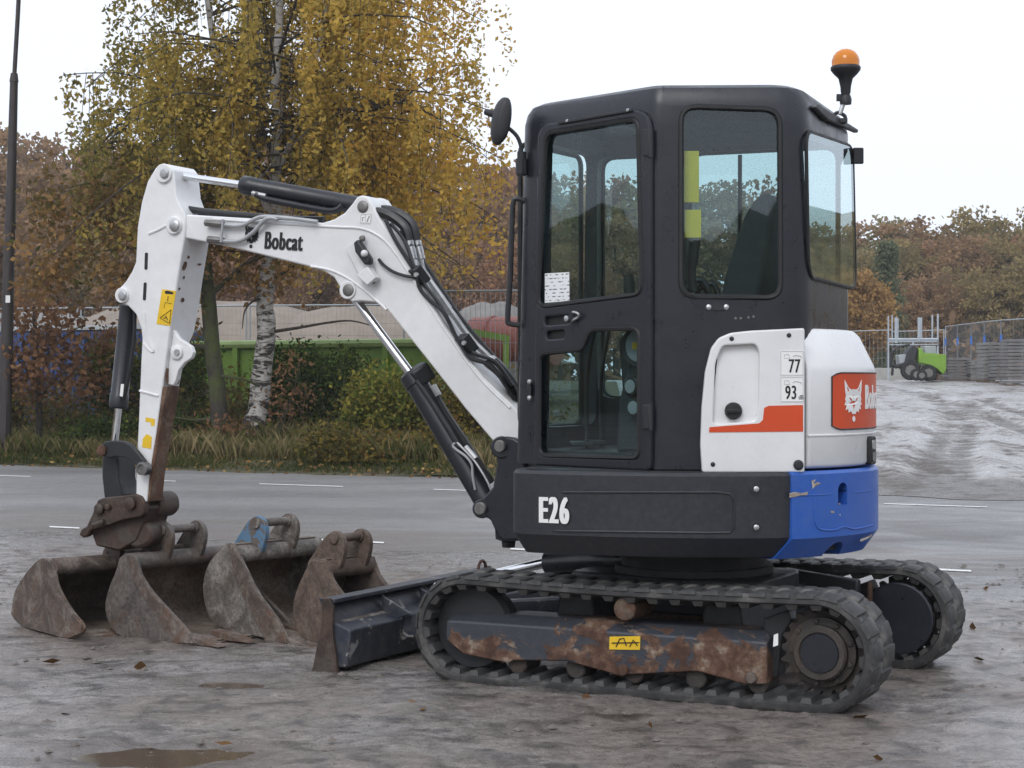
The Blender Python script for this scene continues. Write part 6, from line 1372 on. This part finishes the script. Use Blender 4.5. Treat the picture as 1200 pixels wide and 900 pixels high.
rk = thing('pipe_rack', tuple(at(1070, 445, Zr)), 'pale steel rack with upright posts standing behind the lime green machine', 'rack')
M_rack = plain('pale_blue_grey_steel', (.42, .46, .50), .5, .2, .2, 3)
for u, v0, v1, r_, dz in ((1041, 370, 416, .028, 0), (1045.5, 369, 402, .024, .9), (1050, 372, 402, .05, 0), (1052, 373, 400, .035, .5), (1077, 372, 400, .05, 0), (1079.5, 372, 400, .035, .6), (1092.5, 369, 402, .028, .9), (1099, 368, 406, .03, 0)):
    obj('post', G().tube([at(u, v0, Zr + dz), at(u, v1, Zr + dz)], r_, 6), M_rack, rk)
for v, dz, r_ in ((398, 0, .05), (400.5, .9, .03), (404, 0, .022)): obj('rail', G().tube([at(1041, v, Zr + dz), at(1099, v - .3, Zr + dz)], r_, 6), M_rack, rk)
for u in (1041, 1070, 1099): obj('leg', G().tube([at(u, 399, Zr), at(u, 446, Zr)], .03, 6), M_rack, rk)
fp = [(1214, 50.0), (1173, 54.5), (1153.5, 58), (1138, 61.5), (1122, 65), (1108, 68)]
wlab = ['nearest mesh fence panel, behind the tall slab stacks at the right edge', 'mesh fence panel behind the middle slab stack, second from the right edge', 'mesh fence panel above the low grey slab pile, third from the right edge', 'mesh fence panel above the low dark slab pile, fourth from the right edge', 'farthest mesh fence panel, right of the pipe rack']
for (ua, za), (ub, zb_), lab in zip(fp[:-1], fp[1:], wlab):
    pa = Vector(((ua - 600) / FOC * za, za, 0)); pb = Vector(((ub - 600) / FOC * zb_, zb_, 0)); pa.z = 1.16 + (za - 50) * .0; pb.z = pa.z
    va = 372 + (za - 50) * .56; pa.z = CAMH + (HOR - va) / FOC * za - 2.0; vb = 372 + (zb_ - 50) * .56; pb.z = CAMH + (HOR - vb) / FOC * zb_ - 2.0
    o_ = fence_panel(pa, pb, 2.0, lab, 'mesh fence panels round the yard', .0028, .2, .4)
    obj('blue_clip', G().box(pb + UP * 1.4, (.06, .06, .28)), M_gblue, o_)
for (ua, ub), lab in zip([(985, 1046), (1046, 1106)], ['mesh fence panel at the back of the yard, close to the white hood', 'mesh fence panel at the back of the yard, behind the pipe rack']):
    pa, pb = at(ua, 388, 69), at(ub, 386, 69); fence_panel(pa - UP * 2.0, pb - UP * 2.0, 2.0, lab, 'mesh fence panels round the yard', .006, .16, .4)
tag(obj('concrete_kerb_block', G().box(at(1052, 440, 66), (2.2, .5, .55)), plain('pale_concrete', (.36, .35, .33), .9), bevel=.02), 'pale concrete block behind the machine at the far edge of the yard', 'concrete block')

# ------------------------------------------------------------------ the woods
def wood_proto(seed, lm, R=2.6, H=9.5, conifer=False, n=7000, leaf=.19):
    rg = np.random.RandomState(seed); pts, tn = [], []
    nc = n // 50
    for i in range(nc):
        d = rg.normal(size=3); d /= np.linalg.norm(d); rr = rg.uniform(.62, 1.0)
        if conifer:
            hh = rg.rand() ** .8; q = np.array([d[0] * R * (1 - hh) * .9, d[1] * R * (1 - hh) * .9, .8 + hh * (H - 1)]); s_ = .32
        else:
            q = np.array([d[0] * R * rr * (1 + .25 * math.sin(i)), d[1] * R * rr, H * .58 + d[2] * H * .40 * rr]); s_ = .30
        pts.append(q + rg.normal(size=(50, 3)) * s_ * np.array([1, 1, .7])); tn.append(np.clip(.5 + rg.normal() * .20 + rg.normal(size=50) * .13, 0, 1))
    o = thing('woodland_tree', (0, 0, 0), 'tree', 'tree')
    rr_ = [.16, .13, .09, .03]; obj('trunk', G().tube([(0, 0, -.5), (.05, 0, H * .3), (-.05, .05, H * .6), (0, 0, H * .9)], rr_, 7), B_dark, o)
    for k in range(5):
        a = rg.uniform(0, 6.3); z0 = H * rg.uniform(.25, .55); obj('limb', G().tube([(0, 0, z0), (math.cos(a) * R * .4, math.sin(a) * R * .4, z0 + H * .12), (math.cos(a) * R * .8, math.sin(a) * R * .8, z0 + H * .25)], [.07, .045, .012], 5), B_dark, o)
    leaves('crown', np.concatenate(pts), leaf, lm, o, np.concatenate(tn), rng=rg, aspect=1.3)
    return o
protos = [wood_proto(60 + i, L_f[i]) for i in range(4)] + [wood_proto(70, L_f[4], 1.8, 9.5, True), wood_proto(71, L_f[5], 1.9, 6.5), wood_proto(72, L_f[0], 2.9, 9.0)]
names = ['rusty', 'olive', 'russet', 'greenish', 'conifer-like', 'orange', 'broad']
used = set()
def put_tree(i, x, y, z, s, rz_, label, group):
    p = protos[i]
    if i not in used:
        used.add(i); o = p; ch = []
    else:
        o = p.copy(); COL.objects.link(o)
        for c in p.children: d = c.copy(); COL.objects.link(d); d.parent = o
    o.location = (x, y, z); o.rotation_euler = (0, 0, rz_); o.scale = (s, s, s); o['label'] = label; o['group'] = group; return o
rg = np.random.RandomState(91)
ORD = ['first', 'second', 'third', 'fourth', 'fifth', 'sixth', 'seventh', 'eighth', 'ninth', 'tenth', 'eleventh', 'twelfth', 'thirteenth', 'fourteenth', 'fifteenth']
def wood_row(u0, u1, n, Z, top_fn, group, where, choice, base=1.3):
    cnt = {}
    for i in range(n):
        u = u0 + (u1 - u0) * (i + .5) / n + rg.uniform(-.3, .3) * (u1 - u0) / n; zz = Z + rg.uniform(-4, 4); k = choice[rg.randint(len(choice))]
        H = CAMH + (HOR - top_fn(u) + rg.uniform(-10, 10)) / FOC * zz - base; Hp = 9.0 if k != 5 else 6.2
        x = (u - 600) / FOC * zz
        cnt[k] = cnt.get(k, 0) + 1; put_tree(k, x, zz, base, H / Hp, rg.uniform(0, 6.3), '%s %s tree from the left in the %s' % (ORD[cnt[k] - 1], names[k], where), group)
rtop = lambda u: np.interp(u, [930, 1000, 1060, 1130, 1200, 1300], [275, 275, 268, 262, 252, 245])
wood_row(925, 1330, 13, 92, lambda u: rtop(u) + 55, 'trees of the wood beyond the yard', 'front row of the wood beyond the yard', [0, 2, 1, 6, 0])
wood_row(900, 1340, 14, 100, lambda u: rtop(u) + 25, 'trees of the wood beyond the yard', 'middle row of the wood beyond the yard', [0, 2, 1, 3, 1])
wood_row(900, 1350, 15, 108, rtop, 'trees of the wood beyond the yard', 'back row of the wood beyond the yard', [1, 3, 0, 1, 2])
ltop = lambda u: np.interp(u, [-100, 0, 40, 100, 200, 400, 560, 640, 700], [150, 160, 160, 168, 180, 190, 185, 200, 215])
wood_row(-160, 720, 17, 84, lambda u: ltop(u) + 90, 'trees of the wood beyond the road', 'front row of the wood beyond the road', [0, 1, 2, 6], 1.3)
wood_row(-170, 740, 18, 96, lambda u: ltop(u) + 35, 'trees of the wood beyond the road', 'middle row of the wood beyond the road', [0, 2, 6, 1], 1.3)
wood_row(-180, 900, 20, 108, ltop, 'trees of the wood beyond the road', 'back row of the wood beyond the road', [0, 2, 1, 6], 1.3)
for k, u, v, Z, lab in ((4, 1040, 290, 80, 'dark green conifer-like tree at the near edge of the far wood, right of the cab'), (5, 1008, 318, 76, 'orange tree just right of the cab, at the edge of the far wood')):
    H = CAMH + (HOR - v) / FOC * Z - 1.3; put_tree(k, (u - 600) / FOC * Z, Z, 1.3, H / (9.2 if k == 4 else 6.4), 1.0, lab, 'trees of the wood beyond the yard')
# the wood also closes the view behind the camera, as one mass (it shows in the cab glass)
def m_mass():
    m, t, b = mat('far_foliage'); v = coords(t); a = noise(t, v, .35, 10, .75, .6); f = noise(t, v, 2.2, 6, .7)
    c = ramp(t, a, [(.32, (.05, .043, .026)), (.5, (.13, .10, .052)), (.66, (.21, .15, .07))]); c = mix(t, 1, c, ramp(t, f, [(.3, .5), (.7, 1.3)]), 'MULTIPLY')
    t.links.new(c, b.inputs['Base Color']); b.inputs['Roughness'].default_value = 1; b.inputs['Specular IOR Level'].default_value = 0; return m
aa_ = np.linspace(PI * .62, PI * 2.385, 420); rr_ = np.linspace(66, 92, 26); A_, R_ = np.meshgrid(aa_, rr_)
k_ = (R_ - 66) / 26; X_, Y_ = R_ * np.cos(A_), R_ * np.sin(A_)
H_ = np.clip(np.sin(PI * np.clip(k_, 0, 1)), 0, 1) ** .35 * (8.6 + 5.5 * fbm(X_ * .12, Y_ * .12, 2, 51) + 6.5 * fbm(X_ * .45, Y_ * .45, 4, 52)) - .1
H_ = H_ * np.clip(np.minimum(A_ - PI * .62, PI * 2.385 - A_) / (PI * .07), 0, 1) ** .6
vv_ = [tuple(map(float, q)) for q in np.stack([X_ + 1.6 * fbm(X_ * .8 + 9, Y_ * .8, 3, 53), Y_, H_], -1).reshape(-1, 3)]
ff_ = [(j * 420 + i, j * 420 + i + 1, (j + 1) * 420 + i + 1, (j + 1) * 420 + i) for j in range(25) for i in range(419)]
obj('far_wood', G().add(vv_, ff_), m_mass(), smooth=180, kind='stuff')
# dense floor of the far woods
for nm, u0, u1, Z in (('undergrowth', 880, 1360, 88), ('undergrowth', -200, 900, 90)):
    q = np.stack([rg.uniform((u0 - 600) / FOC * Z, (u1 - 600) / FOC * Z, 5200), rg.uniform(Z, Z + 26, 5200), 1.2 + rg.rand(5200) ** 1.5 * 3.4], 1); leaves(nm, q, .42, L_f[0], None, rng=rg)
# ------------------------------------------------------------------ damp autumn air
hz = obj('haze', G().box((0, 38, 9.5), (310, 310, 24)), None, smooth=0, kind='stuff')
mh = bpy.data.materials.new('damp_air'); mh.use_nodes = True; th = mh.node_tree; th.nodes.clear()
oh = th.nodes.new('ShaderNodeOutputMaterial'); vh = th.nodes.new('ShaderNodeVolumePrincipled'); vh.inputs['Density'].default_value = .0007; vh.inputs['Color'].default_value = (.97, .98, 1, 1)
th.links.new(vh.outputs[0], oh.inputs['Volume']); hz.data.materials.append(mh)
